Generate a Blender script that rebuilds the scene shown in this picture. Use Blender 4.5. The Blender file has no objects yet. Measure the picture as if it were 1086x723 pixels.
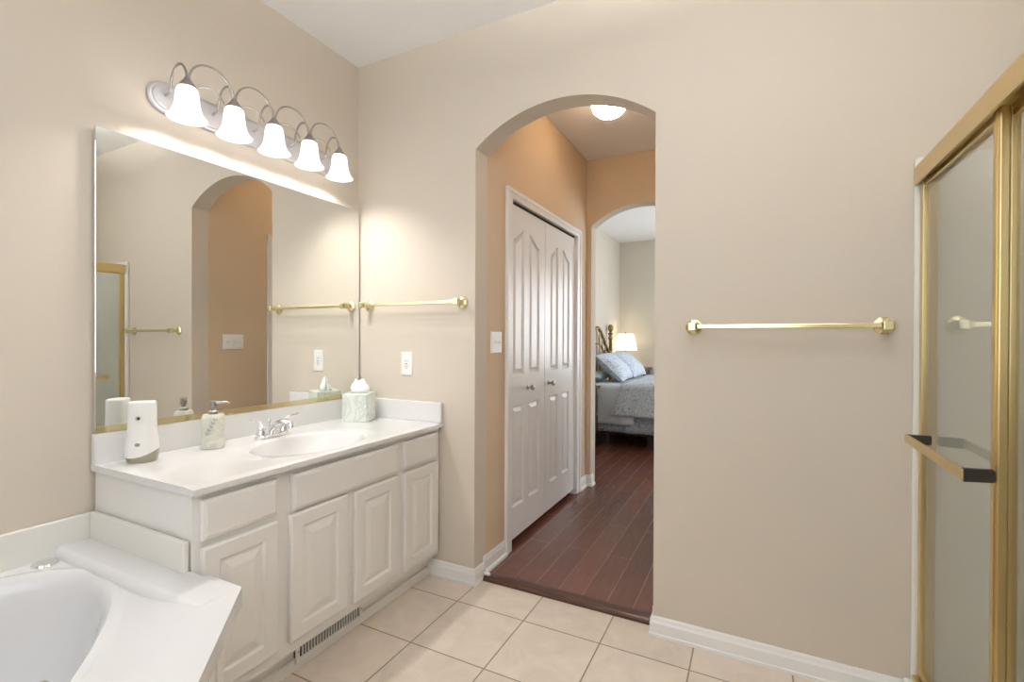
import bpy, bmesh, math, random
from mathutils import Vector, Matrix
random.seed(7)
PI = math.pi
C = bpy.context.scene.collection
S = bpy.context.scene

# ------------------------------------------------------------------ camera, world, exposure, large lights
F_PX, CAM_H = 507.673, 1.21338
cam_d = bpy.data.cameras.new('camera'); cam = bpy.data.objects.new('camera', cam_d); C.objects.link(cam)
R_ = Vector((0.89244, 0.45115, 0.003946)); F_ = Vector((-0.45127, 0.89244, -0.004775)); U_ = Vector((-0.005676, 0.0024816, 0.99998))
cam.matrix_world = Matrix(((R_.x, U_.x, -F_.x, 0), (R_.y, U_.y, -F_.y, 0), (R_.z, U_.z, -F_.z, CAM_H), (0, 0, 0, 1)))
cam_d.sensor_fit = 'HORIZONTAL'; cam_d.sensor_width = 36; cam_d.lens = F_PX * 36 / 1086
cam_d.clip_start = 0.02; cam_d.clip_end = 60
S.camera = cam

S.view_settings.view_transform = 'Standard'; S.view_settings.look = 'None'
S.view_settings.gamma = 1; S.view_settings.use_curve_mapping = False
S.view_settings.exposure = 0.2
S.cycles.use_denoising = True
S.cycles.max_bounces = 10; S.cycles.diffuse_bounces = 6; S.cycles.glossy_bounces = 6
S.cycles.transmission_bounces = 8; S.cycles.transparent_max_bounces = 12
S.cycles.caustics_reflective = True; S.cycles.caustics_refractive = False
S.cycles.sample_clamp_indirect = 6

W = bpy.data.worlds.new('world'); S.world = W; W.use_nodes = True
W.node_tree.nodes['Background'].inputs[0].default_value = (0.80, 0.88, 1.0, 1); W.node_tree.nodes['Background'].inputs[1].default_value = 1.0

def area(name, loc, direction, sx, sy, power, col):
    d = bpy.data.lights.new(name, 'AREA'); d.shape = 'RECTANGLE'; d.size = sx; d.size_y = sy; d.energy = power; d.color = col
    o = bpy.data.objects.new(name, d); C.objects.link(o); o.location = loc
    o.rotation_euler = Vector(direction).to_track_quat('-Z', 'Z').to_euler()
    return o
P_ADDED_WINDOW, P_BEDROOM, P_VANITY, P_HALL, P_LAMP, P_BATH_FILL, P_SHOWER_FILL = 10.0, 46.0, 7.5, 850.0, 2.0, 92.0, 64.0
area('added_bath_window_light', (-0.62, -0.77, 1.70), (0, 1, 0), 1.90, 1.40, P_ADDED_WINDOW, (0.95, 0.98, 1.0))  # light of an added, unseen window; brightens the bathroom
area('added_bedroom_window_light', (2.16, 5.6, 1.45), (-1, 0, 0), 1.6, 1.3, P_BEDROOM, (0.90, 0.95, 1.0))  # light of an added side window, out of view; brightens the bedroom

area('bedroom_far_window_daylight', (0.72, 7.32, 1.50), (0, -1, 0), 1.5, 1.3, P_BEDROOM, (0.90, 0.95, 1.0))

# ------------------------------------------------------------------ materials
def srgb(r, g, b):
    f = lambda c: (c / 255 / 12.92) if c / 255 <= 0.04045 else ((c / 255 + 0.055) / 1.055) ** 2.4
    return (f(r), f(g), f(b), 1)
def mat(name, col, rough=0.5, metal=0.0, bump=0.0, bscale=80, var=0.0, vscale=3, coat=0.0, spec=0.5, emit=None, estr=0):
    m = bpy.data.materials.new(name); m.use_nodes = True
    nt = m.node_tree; N = nt.nodes; L = nt.links; b = N['Principled BSDF']
    b.inputs['Base Color'].default_value = col; b.inputs['Roughness'].default_value = rough; b.inputs['Metallic'].default_value = metal
    b.inputs['Specular IOR Level'].default_value = spec
    if coat: b.inputs['Coat Weight'].default_value = coat; b.inputs['Coat Roughness'].default_value = 0.08
    tc = N.new('ShaderNodeTexCoord')
    if var:
        n = N.new('ShaderNodeTexNoise'); n.inputs['Scale'].default_value = vscale; n.inputs['Detail'].default_value = 5
        L.new(tc.outputs['Object'], n.inputs['Vector'])
        mx = N.new('ShaderNodeMix'); mx.data_type = 'RGBA'
        mx.inputs['A'].default_value = tuple(c * (1 - var) for c in col[:3]) + (1,); mx.inputs['B'].default_value = tuple(min(1, c * (1 + var)) for c in col[:3]) + (1,)
        L.new(n.outputs['Fac'], mx.inputs['Factor']); L.new(mx.outputs['Result'], b.inputs['Base Color'])
    if bump:
        n = N.new('ShaderNodeTexNoise'); n.inputs['Scale'].default_value = bscale; n.inputs['Detail'].default_value = 3
        L.new(tc.outputs['Object'], n.inputs['Vector'])
        bp = N.new('ShaderNodeBump'); bp.inputs['Strength'].default_value = bump; bp.inputs['Distance'].default_value = 0.002
        L.new(n.outputs['Fac'], bp.inputs['Height']); L.new(bp.outputs['Normal'], b.inputs['Normal'])
    if emit: b.inputs['Emission Color'].default_value = emit; b.inputs['Emission Strength'].default_value = estr
    return m
M = {}
M['wall'] = mat('beige_paint', srgb(209, 199, 185), 0.75, bump=0.08, bscale=180, spec=0.25)
M['hall'] = mat('tan_hall_paint', srgb(211, 190, 163), 0.7, bump=0.08, bscale=180, spec=0.25)
M['bed_wall'] = mat('greige_bedroom_paint', srgb(205, 198, 184), 0.8, bump=0.06, bscale=180, spec=0.2)
M['ceil'] = mat('white_ceiling_paint', srgb(238, 238, 238), 0.9, bump=0.12, bscale=120, spec=0.15)
M['trim'] = mat('white_trim_paint', srgb(236, 235, 233), 0.33, bump=0.03, bscale=60)
M['cab'] = mat('white_thermofoil', srgb(232, 230, 226), 0.4, bump=0.02, bscale=90)
M['counter'] = mat('cultured_marble_white', srgb(224, 223, 222), 0.16, var=0.015, vscale=6, coat=0.3)
M['tub'] = mat('glossy_tub_acrylic', srgb(222, 222, 223), 0.14, coat=0.3, var=0.008)
M['splash'] = mat('cream_cultured_marble', srgb(230, 228, 221), 0.2, var=0.02, vscale=5)
M['chrome'] = mat('chrome', (0.82, 0.83, 0.85, 1), 0.06, 1.0)
M['nickel'] = mat('brushed_nickel', srgb(172, 168, 164), 0.32, 1.0, bump=0.03, bscale=300)
M['plate'] = mat('satin_nickel_plate', srgb(205, 203, 206), 0.38, 0.55)
M['brass'] = mat('polished_brass', srgb(226, 214, 172), 0.18, 1.0, var=0.05, vscale=8)
M['gold'] = mat('satin_gold_frame', srgb(212, 190, 138), 0.3, 1.0, var=0.06, vscale=4)
M['bronze'] = mat('dark_bronze', srgb(62, 56, 50), 0.35, 0.3, bump=0.05, bscale=200)
M['leaf'] = mat('soft_grey_leaf', srgb(172, 176, 164), 0.4)
M['dark'] = mat('dark_void', srgb(28, 22, 18), 0.9)
M['plastic'] = mat('white_plastic', srgb(238, 237, 234), 0.3, spec=0.5)
M['grey_plastic'] = mat('grey_plastic', srgb(150, 150, 148), 0.4)
M['olive_plastic'] = mat('olive_grey_plastic', srgb(158, 152, 132), 0.35)
M['surround'] = mat('white_fibreglass', srgb(226, 226, 220), 0.25)
M['darkwood'] = mat('dark_walnut', srgb(70, 42, 32), 0.3, var=0.25, vscale=14)
M['antique'] = mat('antique_brass', srgb(142, 122, 84), 0.35, 0.8, var=0.2, vscale=20)
M['lampbase'] = mat('mercury_glass', srgb(150, 146, 130), 0.22, 0.7, var=0.3, vscale=30)
M['sheet'] = mat('pale_grey_sheet', srgb(204, 211, 220), 0.85, bump=0.2, bscale=60)
M['tissue'] = mat('white_tissue', srgb(245, 245, 244), 0.9, bump=0.1, bscale=40)
M['mirror'] = mat('mirror_silver', (0.88, 0.895, 0.87, 1), 0.0, 1.0)

def lit_glass(name, col, estr):
    m = bpy.data.materials.new(name); m.use_nodes = True; nt = m.node_tree; N = nt.nodes; L = nt.links; N.clear()
    out = N.new('ShaderNodeOutputMaterial'); tl = N.new('ShaderNodeBsdfTranslucent'); df = N.new('ShaderNodeBsdfDiffuse'); mx = N.new('ShaderNodeMixShader')
    tl.inputs[0].default_value = col; df.inputs[0].default_value = col; mx.inputs[0].default_value = 0.4
    em = N.new('ShaderNodeEmission'); em.inputs[0].default_value = col; em.inputs[1].default_value = estr
    ns = N.new('ShaderNodeTexNoise'); ns.inputs['Scale'].default_value = 14; ns.inputs['Detail'].default_value = 4
    mr = N.new('ShaderNodeMapRange'); mr.inputs['To Min'].default_value = estr * 0.85; mr.inputs['To Max'].default_value = estr * 1.15
    L.new(ns.outputs['Fac'], mr.inputs['Value']); L.new(mr.outputs['Result'], em.inputs[1])
    ad = N.new('ShaderNodeAddShader')
    L.new(tl.outputs[0], mx.inputs[1]); L.new(df.outputs[0], mx.inputs[2]); L.new(mx.outputs[0], ad.inputs[0]); L.new(em.outputs[0], ad.inputs[1]); L.new(ad.outputs[0], out.inputs[0])
    return m
M['shade'] = lit_glass('frosted_alabaster_glass', (0.93, 0.925, 0.92, 1), 0.35)
M['dome'] = lit_glass('frosted_warm_glass', (1.0, 0.96, 0.90, 1), 0.8)
M['lampshade'] = lit_glass('cream_linen_shade', (0.96, 0.92, 0.84, 1), 0.45)

def thin_glass(name, tint, refl=1.45, film=0.0):
    m = bpy.data.materials.new(name); m.use_nodes = True; nt = m.node_tree; N = nt.nodes; L = nt.links; N.clear()
    out = N.new('ShaderNodeOutputMaterial'); tr = N.new('ShaderNodeBsdfTransparent'); gl = N.new('ShaderNodeBsdfGlossy'); fr = N.new('ShaderNodeFresnel'); mx = N.new('ShaderNodeMixShader')
    tr.inputs[0].default_value = tint; gl.inputs['Roughness'].default_value = 0.01
    ge = N.new('ShaderNodeNewGeometry'); mr = N.new('ShaderNodeMapRange'); mr.inputs['To Min'].default_value = refl; mr.inputs['To Max'].default_value = 1 / refl   # same reflectance on the pane's inner faces
    L.new(ge.outputs['Backfacing'], mr.inputs['Value']); L.new(mr.outputs['Result'], fr.inputs[0])
    df = N.new('ShaderNodeBsdfDiffuse'); df.inputs[0].default_value = (0.75, 0.76, 0.72, 1); m2 = N.new('ShaderNodeMixShader'); m2.inputs[0].default_value = film
    L.new(tr.outputs[0], m2.inputs[1]); L.new(df.outputs[0], m2.inputs[2])
    L.new(fr.outputs[0], mx.inputs[0]); L.new(m2.outputs[0], mx.inputs[1]); L.new(gl.outputs[0], mx.inputs[2]); L.new(mx.outputs[0], out.inputs[0])
    return m
M['glass'] = thin_glass('clear_shower_glass', (0.965, 0.975, 0.96, 1), 1.5, 0.05)
M['pane'] = thin_glass('window_glass', (0.97, 0.98, 0.98, 1))

def tile_material():
    T = 0.337
    m = bpy.data.materials.new('beige_ceramic_tile'); m.use_nodes = True; nt = m.node_tree; N = nt.nodes; L = nt.links; b = N['Principled BSDF']
    tc = N.new('ShaderNodeTexCoord'); mp = N.new('ShaderNodeMapping')
    mp.inputs['Location'].default_value = (1.2168 / T + 20, -1.8575 / T + 20, 0); mp.inputs['Scale'].default_value = (1 / T, 1 / T, 1)
    L.new(tc.outputs['Object'], mp.inputs['Vector'])
    br = N.new('ShaderNodeTexBrick'); br.offset = 0; br.squash = 1; br.inputs['Scale'].default_value = 1; br.inputs['Brick Width'].default_value = 1; br.inputs['Row Height'].default_value = 1
    br.inputs['Mortar Size'].default_value = 0.0095; br.inputs['Mortar Smooth'].default_value = 0.2; br.inputs['Bias'].default_value = 0
    br.inputs['Color1'].default_value = srgb(212, 199, 184); br.inputs['Color2'].default_value = srgb(218, 206, 192); br.inputs['Mortar'].default_value = srgb(146, 128, 108)
    L.new(mp.outputs[0], br.inputs['Vector'])
    n = N.new('ShaderNodeTexNoise'); n.inputs['Scale'].default_value = 7; n.inputs['Detail'].default_value = 7; n.inputs['Roughness'].default_value = 0.62; n.inputs['Distortion'].default_value = 1.2
    L.new(tc.outputs['Object'], n.inputs['Vector'])
    mr = N.new('ShaderNodeMapRange'); mr.inputs['From Min'].default_value = 0.3; mr.inputs['From Max'].default_value = 0.7; mr.inputs['To Min'].default_value = 0.90; mr.inputs['To Max'].default_value = 1.06
    L.new(n.outputs['Fac'], mr.inputs['Value'])
    mx = N.new('ShaderNodeMix'); mx.data_type = 'RGBA'; mx.blend_type = 'MULTIPLY'; mx.inputs['Factor'].default_value = 1
    L.new(br.outputs['Color'], mx.inputs['A']); L.new(mr.outputs['Result'], mx.inputs['B']); L.new(mx.outputs['Result'], b.inputs['Base Color'])
    b.inputs['Roughness'].default_value = 0.38
    bp = N.new('ShaderNodeBump'); bp.inputs['Strength'].default_value = 0.5; bp.inputs['Distance'].default_value = 0.002; bp.invert = True
    L.new(br.outputs['Fac'], bp.inputs['Height']); L.new(bp.outputs['Normal'], b.inputs['Normal'])
    return m
M['tile'] = tile_material()

def wood_floor_material():
    m = bpy.data.materials.new('cherry_plank_floor'); m.use_nodes = True; nt = m.node_tree; N = nt.nodes; L = nt.links; b = N['Principled BSDF']
    tc = N.new('ShaderNodeTexCoord'); mp = N.new('ShaderNodeMapping'); mp.inputs['Rotation'].default_value = (0, 0, PI / 2); mp.inputs['Location'].default_value = (0.3, 10.03, 0)
    L.new(tc.outputs['Object'], mp.inputs['Vector'])
    br = N.new('ShaderNodeTexBrick'); br.offset = 0.37; br.offset_frequency = 2; br.inputs['Scale'].default_value = 1; br.inputs['Brick Width'].default_value = 1.15; br.inputs['Row Height'].default_value = 0.118
    br.inputs['Mortar Size'].default_value = 0.0016; br.inputs['Mortar Smooth'].default_value = 0.1; br.inputs['Bias'].default_value = -0.1
    br.inputs['Color1'].default_value = srgb(101, 62, 50); br.inputs['Color2'].default_value = srgb(122, 77, 62); br.inputs['Mortar'].default_value = srgb(156, 114, 98)
    L.new(mp.outputs[0], br.inputs['Vector'])
    st = N.new('ShaderNodeMapping'); st.inputs['Scale'].default_value = (26, 1.6, 1); L.new(tc.outputs['Object'], st.inputs['Vector'])
    n = N.new('ShaderNodeTexNoise'); n.inputs['Scale'].default_value = 3; n.inputs['Detail'].default_value = 6; n.inputs['Distortion'].default_value = 0.8
    L.new(st.outputs[0], n.inputs['Vector'])
    mr = N.new('ShaderNodeMapRange'); mr.inputs['From Min'].default_value = 0.3; mr.inputs['From Max'].default_value = 0.7; mr.inputs['To Min'].default_value = 0.78; mr.inputs['To Max'].default_value = 1.15
    L.new(n.outputs['Fac'], mr.inputs['Value'])
    mx = N.new('ShaderNodeMix'); mx.data_type = 'RGBA'; mx.blend_type = 'MULTIPLY'; mx.inputs['Factor'].default_value = 1
    L.new(br.outputs['Color'], mx.inputs['A']); L.new(mr.outputs['Result'], mx.inputs['B']); L.new(mx.outputs['Result'], b.inputs['Base Color'])
    b.inputs['Roughness'].default_value = 0.27
    bp = N.new('ShaderNodeBump'); bp.inputs['Strength'].default_value = 0.25; bp.inputs['Distance'].default_value = 0.002
    L.new(mr.outputs['Result'], bp.inputs['Height']); L.new(bp.outputs['Normal'], b.inputs['Normal'])
    return m
M['wood'] = wood_floor_material()

def marble_material(name, base, vein, scale, lo=0.44, hi=0.54):
    m = bpy.data.materials.new(name); m.use_nodes = True; nt = m.node_tree; N = nt.nodes; L = nt.links; b = N['Principled BSDF']
    tc = N.new('ShaderNodeTexCoord'); n = N.new('ShaderNodeTexNoise'); n.inputs['Scale'].default_value = scale; n.inputs['Detail'].default_value = 3; n.inputs['Distortion'].default_value = 2.5
    L.new(tc.outputs['Object'], n.inputs['Vector'])
    cr = N.new('ShaderNodeValToRGB'); e = cr.color_ramp.elements
    e[0].position = lo; e[0].color = base; e[1].position = (lo + hi) / 2; e[1].color = vein
    x = e.new(hi); x.color = base
    L.new(n.outputs['Fac'], cr.inputs[0]); L.new(cr.outputs[0], b.inputs['Base Color']); b.inputs['Roughness'].default_value = 0.3
    return m
M['marble'] = marble_material('pale_green_marble', srgb(226, 231, 222), srgb(203, 213, 203), 8, 0.38, 0.56)
M['soapmarble'] = marble_material('cream_onyx', srgb(224, 223, 211), srgb(206, 205, 186), 10, 0.38, 0.6)

def damask(name, base, line, scale, width=0.07):
    m = bpy.data.materials.new(name); m.use_nodes = True; nt = m.node_tree; N = nt.nodes; L = nt.links; b = N['Principled BSDF']
    tc = N.new('ShaderNodeTexCoord'); n = N.new('ShaderNodeTexNoise'); n.inputs['Scale'].default_value = scale * 0.6; n.inputs['Detail'].default_value = 2
    L.new(tc.outputs['Object'], n.inputs['Vector'])
    mx0 = N.new('ShaderNodeMix'); mx0.data_type = 'RGBA'; mx0.inputs['Factor'].default_value = 0.15
    L.new(tc.outputs['Object'], mx0.inputs['A']); L.new(n.outputs['Color'], mx0.inputs['B'])
    v = N.new('ShaderNodeTexVoronoi'); v.feature = 'DISTANCE_TO_EDGE'; v.inputs['Scale'].default_value = scale; L.new(mx0.outputs['Result'], v.inputs['Vector'])
    cr = N.new('ShaderNodeValToRGB'); e = cr.color_ramp.elements
    e[0].position = width * 0.6; e[0].color = line; e[1].position = width; e[1].color = base
    x = e.new(width * 2.6); x.color = base; y = e.new(width * 3.2); y.color = tuple((a + c) / 2 for a, c in zip(base, line))
    L.new(v.outputs['Distance'], cr.inputs[0]); L.new(cr.outputs[0], b.inputs['Base Color']); b.inputs['Roughness'].default_value = 0.85
    return m
M['comforter'] = damask('grey_damask_quilt', srgb(200, 208, 216), srgb(146, 157, 168), 19)
M['quilt'] = damask('slate_damask_quilt', srgb(176, 186, 196), srgb(122, 135, 148), 19)
M['sham'] = damask('blue_damask_sham', srgb(204, 212, 222), srgb(148, 164, 184), 19)
M['bluecase'] = mat('pale_aqua_pillowcase', srgb(196, 218, 222), 0.85, bump=0.1, bscale=50)

# ------------------------------------------------------------------ mesh helpers
def link(name, bm, m, parent=None, smooth=False, mats=None):
    bmesh.ops.recalc_face_normals(bm, faces=bm.faces)
    me = bpy.data.meshes.new(name); bm.to_mesh(me); bm.free()
    for k in (mats or [m]): me.materials.append(k)
    if smooth:
        for p in me.polygons: p.use_smooth = True
        me.set_sharp_from_angle(angle=math.radians(smooth if smooth is not True else 40))
    o = bpy.data.objects.new(name, me); C.objects.link(o)
    if parent is not None:
        o.parent = parent; o.matrix_parent_inverse = Matrix.Translation(-parent.location) if parent.type == 'EMPTY' and parent.parent is None and not any(parent.rotation_euler) else parent.matrix_basis.inverted()
    return o
def tag(o, label, cat, group=None, kind=None):
    o['label'] = label; o['category'] = cat
    if group: o['group'] = group
    if kind: o['kind'] = kind
    return o
def thing(name, label, cat, loc=(0, 0, 0), group=None, kind=None):
    o = bpy.data.objects.new(name, None); C.objects.link(o); o.location = loc; o.empty_display_size = 0.05
    return tag(o, label, cat, group, kind)
def BM(): return bmesh.new()
def box(bm, lo, hi, bev=0.0, seg=2, mi=0):
    x0, y0, z0 = lo; x1, y1, z1 = hi
    v = [bm.verts.new(p) for p in ((x0,y0,z0),(x1,y0,z0),(x1,y1,z0),(x0,y1,z0),(x0,y0,z1),(x1,y0,z1),(x1,y1,z1),(x0,y1,z1))]
    fs = [bm.faces.new([v[i] for i in q]) for q in ((3,2,1,0),(4,5,6,7),(0,1,5,4),(1,2,6,5),(2,3,7,6),(3,0,4,7))]
    for f in fs: f.material_index = mi
    if bev:
        es = list({e for f in fs for e in f.edges})
        bmesh.ops.bevel(bm, geom=es, offset=bev, segments=seg, affect='EDGES', profile=0.5)
    return bm
def tube(bm, pts, r, n=10, caps=True, closed=False):
    pts = [Vector(p) for p in pts]; rs = r if isinstance(r, (list, tuple)) else [r] * len(pts)
    rings = []; prev = None
    for i, p in enumerate(pts):
        a = pts[i - 1] if i else (pts[-1] if closed else p); b = pts[i + 1] if i < len(pts) - 1 else (pts[0] if closed else p)
        t = (b - a).normalized()
        if prev is None:
            ref = Vector((0, 0, 1)) if abs(t.z) < 0.9 else Vector((1, 0, 0)); u = t.cross(ref).normalized()
        else:
            u = (prev - t * prev.dot(t)).normalized()
        prev = u; w = t.cross(u)
        rings.append([bm.verts.new(p + (u * math.cos(2 * PI * k / n) + w * math.sin(2 * PI * k / n)) * rs[i]) for k in range(n)])
    m = len(rings)
    for i in range(m if closed else m - 1):
        A, B = rings[i], rings[(i + 1) % m]
        for k in range(n): bm.faces.new((A[k], A[(k + 1) % n], B[(k + 1) % n], B[k]))
    if caps and not closed:
        bm.faces.new(list(reversed(rings[0]))); bm.faces.new(rings[-1])
    return bm
def lathe(bm, c, prof, n=28, axis='z', cap=True):
    c = Vector(c); rings = []
    for r, h in prof:
        ring = []
        for k in range(n):
            a = 2 * PI * k / n; u, w = r * math.cos(a), r * math.sin(a)
            q = (u, w, h) if axis == 'z' else ((h, u, w) if axis == 'x' else (u, h, w))
            ring.append(bm.verts.new(c + Vector(q)))
        rings.append(ring)
    for A, B in zip(rings, rings[1:]):
        for k in range(n): bm.faces.new((A[k], A[(k + 1) % n], B[(k + 1) % n], B[k]))
    if cap:
        bm.faces.new(rings[0]); bm.faces.new(rings[-1])
    return bm
def prism(bm, poly, z0, z1, plane='xy', bev=0.0):
    mp = {'xy': lambda a, b, c: (a, b, c), 'xz': lambda a, b, c: (a, c, b), 'yz': lambda a, b, c: (c, a, b)}[plane]
    A = [bm.verts.new(mp(a, b, z0)) for a, b in poly]; B = [bm.verts.new(mp(a, b, z1)) for a, b in poly]
    n = len(poly); fs = [bm.faces.new(A), bm.faces.new(B)]
    for i in range(n): fs.append(bm.faces.new((A[i], A[(i + 1) % n], B[(i + 1) % n], B[i])))
    if bev:
        es = list({e for f in fs[:2] for e in f.edges}); bmesh.ops.bevel(bm, geom=es, offset=bev, segments=2, affect='EDGES')
    return bm
def sweep(bm, path, prof, side=1):
    """profile (d, z) swept along a floor path with mitred corners; d goes to the side*normal"""
    P = [Vector(p) for p in path]; rings = []
    for i, p in enumerate(P):
        ns = []
        if i: t = (P[i] - P[i - 1]).normalized(); ns.append(Vector((-t.y, t.x)) * side)
        if i < len(P) - 1: t = (P[i + 1] - P[i]).normalized(); ns.append(Vector((-t.y, t.x)) * side)
        n = sum(ns, Vector((0, 0))).normalized(); k = 1 / max(0.3, n.dot(ns[0]))
        rings.append([bm.verts.new((p.x + n.x * d * k, p.y + n.y * d * k, z)) for d, z in prof])
    m = len(prof)
    for A, B in zip(rings, rings[1:]):
        for k in range(m): bm.faces.new((A[k], A[(k + 1) % m], B[(k + 1) % m], B[k]))
    bm.faces.new(rings[0]); bm.faces.new(rings[-1])
    return bm
def ring_panel(bm, f, shape, rings, back=None):
    """nested outlines shape(inset) at depth n mapped by f(u, v, n); the last is filled"""
    last = None
    for ins, dn in rings:
        cur = [bm.verts.new(f(u, v, dn)) for u, v in shape(ins)]
        if last:
            k = len(cur)
            for i in range(k): bm.faces.new((last[i], last[(i + 1) % k], cur[(i + 1) % k], cur[i]))
        elif back is not None:
            bm.faces.new(cur)
        last = cur
    bm.faces.new(last)
def rect_shape(u0, v0, u1, v1): return lambda i: [(u0 + i, v0 + i), (u1 - i, v0 + i), (u1 - i, v1 - i), (u0 + i, v1 - i)]
def arc_pts(x0, x1, spring, rise, n=40):
    w = (x1 - x0) / 2; R = (w * w + rise * rise) / (2 * rise); cx = (x0 + x1) / 2; cz = spring + rise - R; a = math.asin(w / R)
    return [(cx + R * math.sin(-a + 2 * a * k / n), cz + R * math.cos(-a + 2 * a * k / n)) for k in range(n + 1)]
def arch_wall(name, x0, x1, ya, yb, ztop, hx0, hx1, spring, rise, mats, label):
    """wall slab with an arched opening; mats = front (-Y), reveal, back (+Y)"""
    bm = BM(); A = arc_pts(hx0, hx1, spring, rise)
    def quad(ps, mi): f = bm.faces.new([bm.verts.new(p) for p in ps]); f.material_index = mi
    for y, mi in ((ya, 0), (yb, 2)):
        quad(((x0, y, 0), (hx0, y, 0), (hx0, y, spring), (x0, y, spring)), mi); quad(((x0, y, spring), (hx0, y, spring), (hx0, y, ztop), (x0, y, ztop)), mi)
        quad(((hx1, y, 0), (x1, y, 0), (x1, y, spring), (hx1, y, spring)), mi); quad(((hx1, y, spring), (x1, y, spring), (x1, y, ztop), (hx1, y, ztop)), mi)
        for (a, b), (c, d) in zip(A, A[1:]): quad(((a, y, b), (c, y, d), (c, y, ztop), (a, y, ztop)), mi)
    for (a, b), (c, d) in zip([(hx0, 0)] + A, A + [(hx1, 0)]): quad(((a, ya, b), (c, ya, d), (c, yb, d), (a, yb, b)), 1)
    for x in (x0, x1): quad(((x, ya, 0), (x, yb, 0), (x, yb, ztop), (x, ya, ztop)), 0)
    quad(((x0, ya, ztop), (x1, ya, ztop), (x1, yb, ztop), (x0, yb, ztop)), 0)
    bmesh.ops.remove_doubles(bm, verts=bm.verts, dist=1e-5)
    return tag(link(name, bm, None, mats=mats), label, 'wall', kind='structure')
def slab(name, lo, hi, m, label, cat='wall'):
    return tag(link(name, box(BM(), lo, hi), m), label, cat, kind='structure')

# ------------------------------------------------------------------ the setting
WL, WB, CH = -1.994, 2.016, 2.732            # left wall, back wall, ceiling
HX, HXR, HE, HC = -1.223, -0.364, 3.762, 2.668   # hall walls, hall end, hall ceiling
FRONT = -0.80
slab('floor', (-2.1, -0.95, -0.10), (1.5, 2.13, 0.0), M['tile'], 'beige ceramic tile floor of the bathroom', 'floor')
bm = box(BM(), (-2.1, 2.115, -0.10), (2.4, 7.5, 0.02))
tag(link('floor_hall', bm, M['wood']), 'dark cherry wood plank floor of the hall and bedroom', 'floor', kind='structure')
slab('wall_left', (-2.11, -0.95, 0), (WL, 2.016, 2.85), M['wall'], 'beige wall behind the mirror and tub')
arch_wall('wall_back', -2.11, 1.5, WB, WB + 0.116, 2.85, HX, HXR, 2.142, 0.153, [M['wall'], M['wall'], M['hall']], 'beige bathroom wall with arched opening to the hall')
slab('wall_right', (0.49, -0.95, 0), (0.60, 0.85, 2.85), M['wall'], 'beige wall beside the shower door end')
slab('wall_shower_end', (0.60, 0.75, 0), (1.5, 0.85, 2.85), M['wall'], 'beige wall closing the near end of the shower')
slab('wall_shower_side', (1.36, 0.85, 0), (1.5, 2.016, 2.85), M['wall'], 'beige outer wall of the shower above the surround')
slab('ceiling', (-2.11, -0.95, CH), (1.5, WB, CH + 0.1), M['ceil'], 'flat white bathroom ceiling', 'ceiling')
# front wall with an added, unseen window above the tub for fill light
bm = BM(); wx0, wx1, wz0, wz1 = -1.60, 0.36, 0.97, 2.43
box(bm, (-2.11, FRONT - 0.14, 0), (wx0, FRONT, 2.85)); box(bm, (wx1, FRONT - 0.14, 0), (0.49, FRONT, 2.85))
box(bm, (wx0, FRONT - 0.14, 0), (wx1, FRONT, wz0)); box(bm, (wx0, FRONT - 0.14, wz1), (wx1, FRONT, 2.85))
tag(link('wall_front', bm, M['wall']), 'beige wall with added window behind the tub', 'wall', kind='structure')
win = thing('added_window_1', 'added unseen white framed window over the tub', 'window', ((wx0 + wx1) / 2, FRONT - 0.07, wz0), kind='structure')
bm = BM()
for lo, hi in (((wx0, FRONT - 0.1, wz0), (wx0 + 0.03, FRONT - 0.06, wz1)), ((wx1 - 0.03, FRONT - 0.1, wz0), (wx1, FRONT - 0.06, wz1)), ((wx0 + 0.03, FRONT - 0.1, wz0), (wx1 - 0.03, FRONT - 0.06, wz0 + 0.03)), ((wx0 + 0.03, FRONT - 0.1, wz1 - 0.03), (wx1 - 0.03, FRONT - 0.06, wz1))): box(bm, lo, hi, 0.003)
link('window_frame', bm, M['trim'], win)
link('pane', box(BM(), (wx0 + 0.03, FRONT - 0.083, wz0 + 0.03), (wx1 - 0.03, FRONT - 0.079, wz1 - 0.03)), M['pane'], win)

# hall
CY0, CY1, CZ = 2.398, 3.503, 2.0          # closet opening
bm = BM()
box(bm, (HX - 0.10, WB + 0.116, 0), (HX, CY0, 2.85)); box(bm, (HX - 0.10, CY1, 0), (HX, HE, 2.85)); box(bm, (HX - 0.10, CY0, CZ), (HX, CY1, 2.85))
tag(link('wall_hall_left', bm, M['hall']), 'tan hall wall holding the closet doors', 'wall', kind='structure')
bm = BM()
box(bm, (-1.86, CY0 - 0.1, 0.02), (-1.82, CY1 + 0.1, 2.3)); box(bm, (-1.82, CY0 - 0.1, 0.02), (HX - 0.10, CY0 - 0.06, 2.3)); box(bm, (-1.82, CY1 + 0.06, 0.02), (HX - 0.10, CY1 + 0.1, 2.3)); box(bm, (-1.82, CY0 - 0.06, 2.26), (HX - 0.10, CY1 + 0.06, 2.3))
tag(link('wall_closet_inside', bm, M['dark']), 'dark inside walls of the hall closet', 'wall', kind='structure')
RD0, RD1 = 2.672, 3.46                     # door in the right hall wall
bm = BM()
box(bm, (HXR, WB + 0.116, 0), (HXR + 0.12, RD0, 2.85)); box(bm, (HXR, RD1, 0), (HXR + 0.12, HE, 2.85)); box(bm, (HXR, RD0, 2.01), (HXR + 0.12, RD1, 2.85))
tag(link('wall_hall_right', bm, M['hall']), 'tan hall wall seen only in the mirror', 'wall', kind='structure')
arch_wall('wall_hall_end', -1.98, 2.4, HE, HE + 0.12, 2.85, -1.182, -0.405, 2.128, 0.143, [M['hall'], M['bed_wall'], M['bed_wall']], 'tan hall end wall with arched opening to the bedroom')
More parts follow.
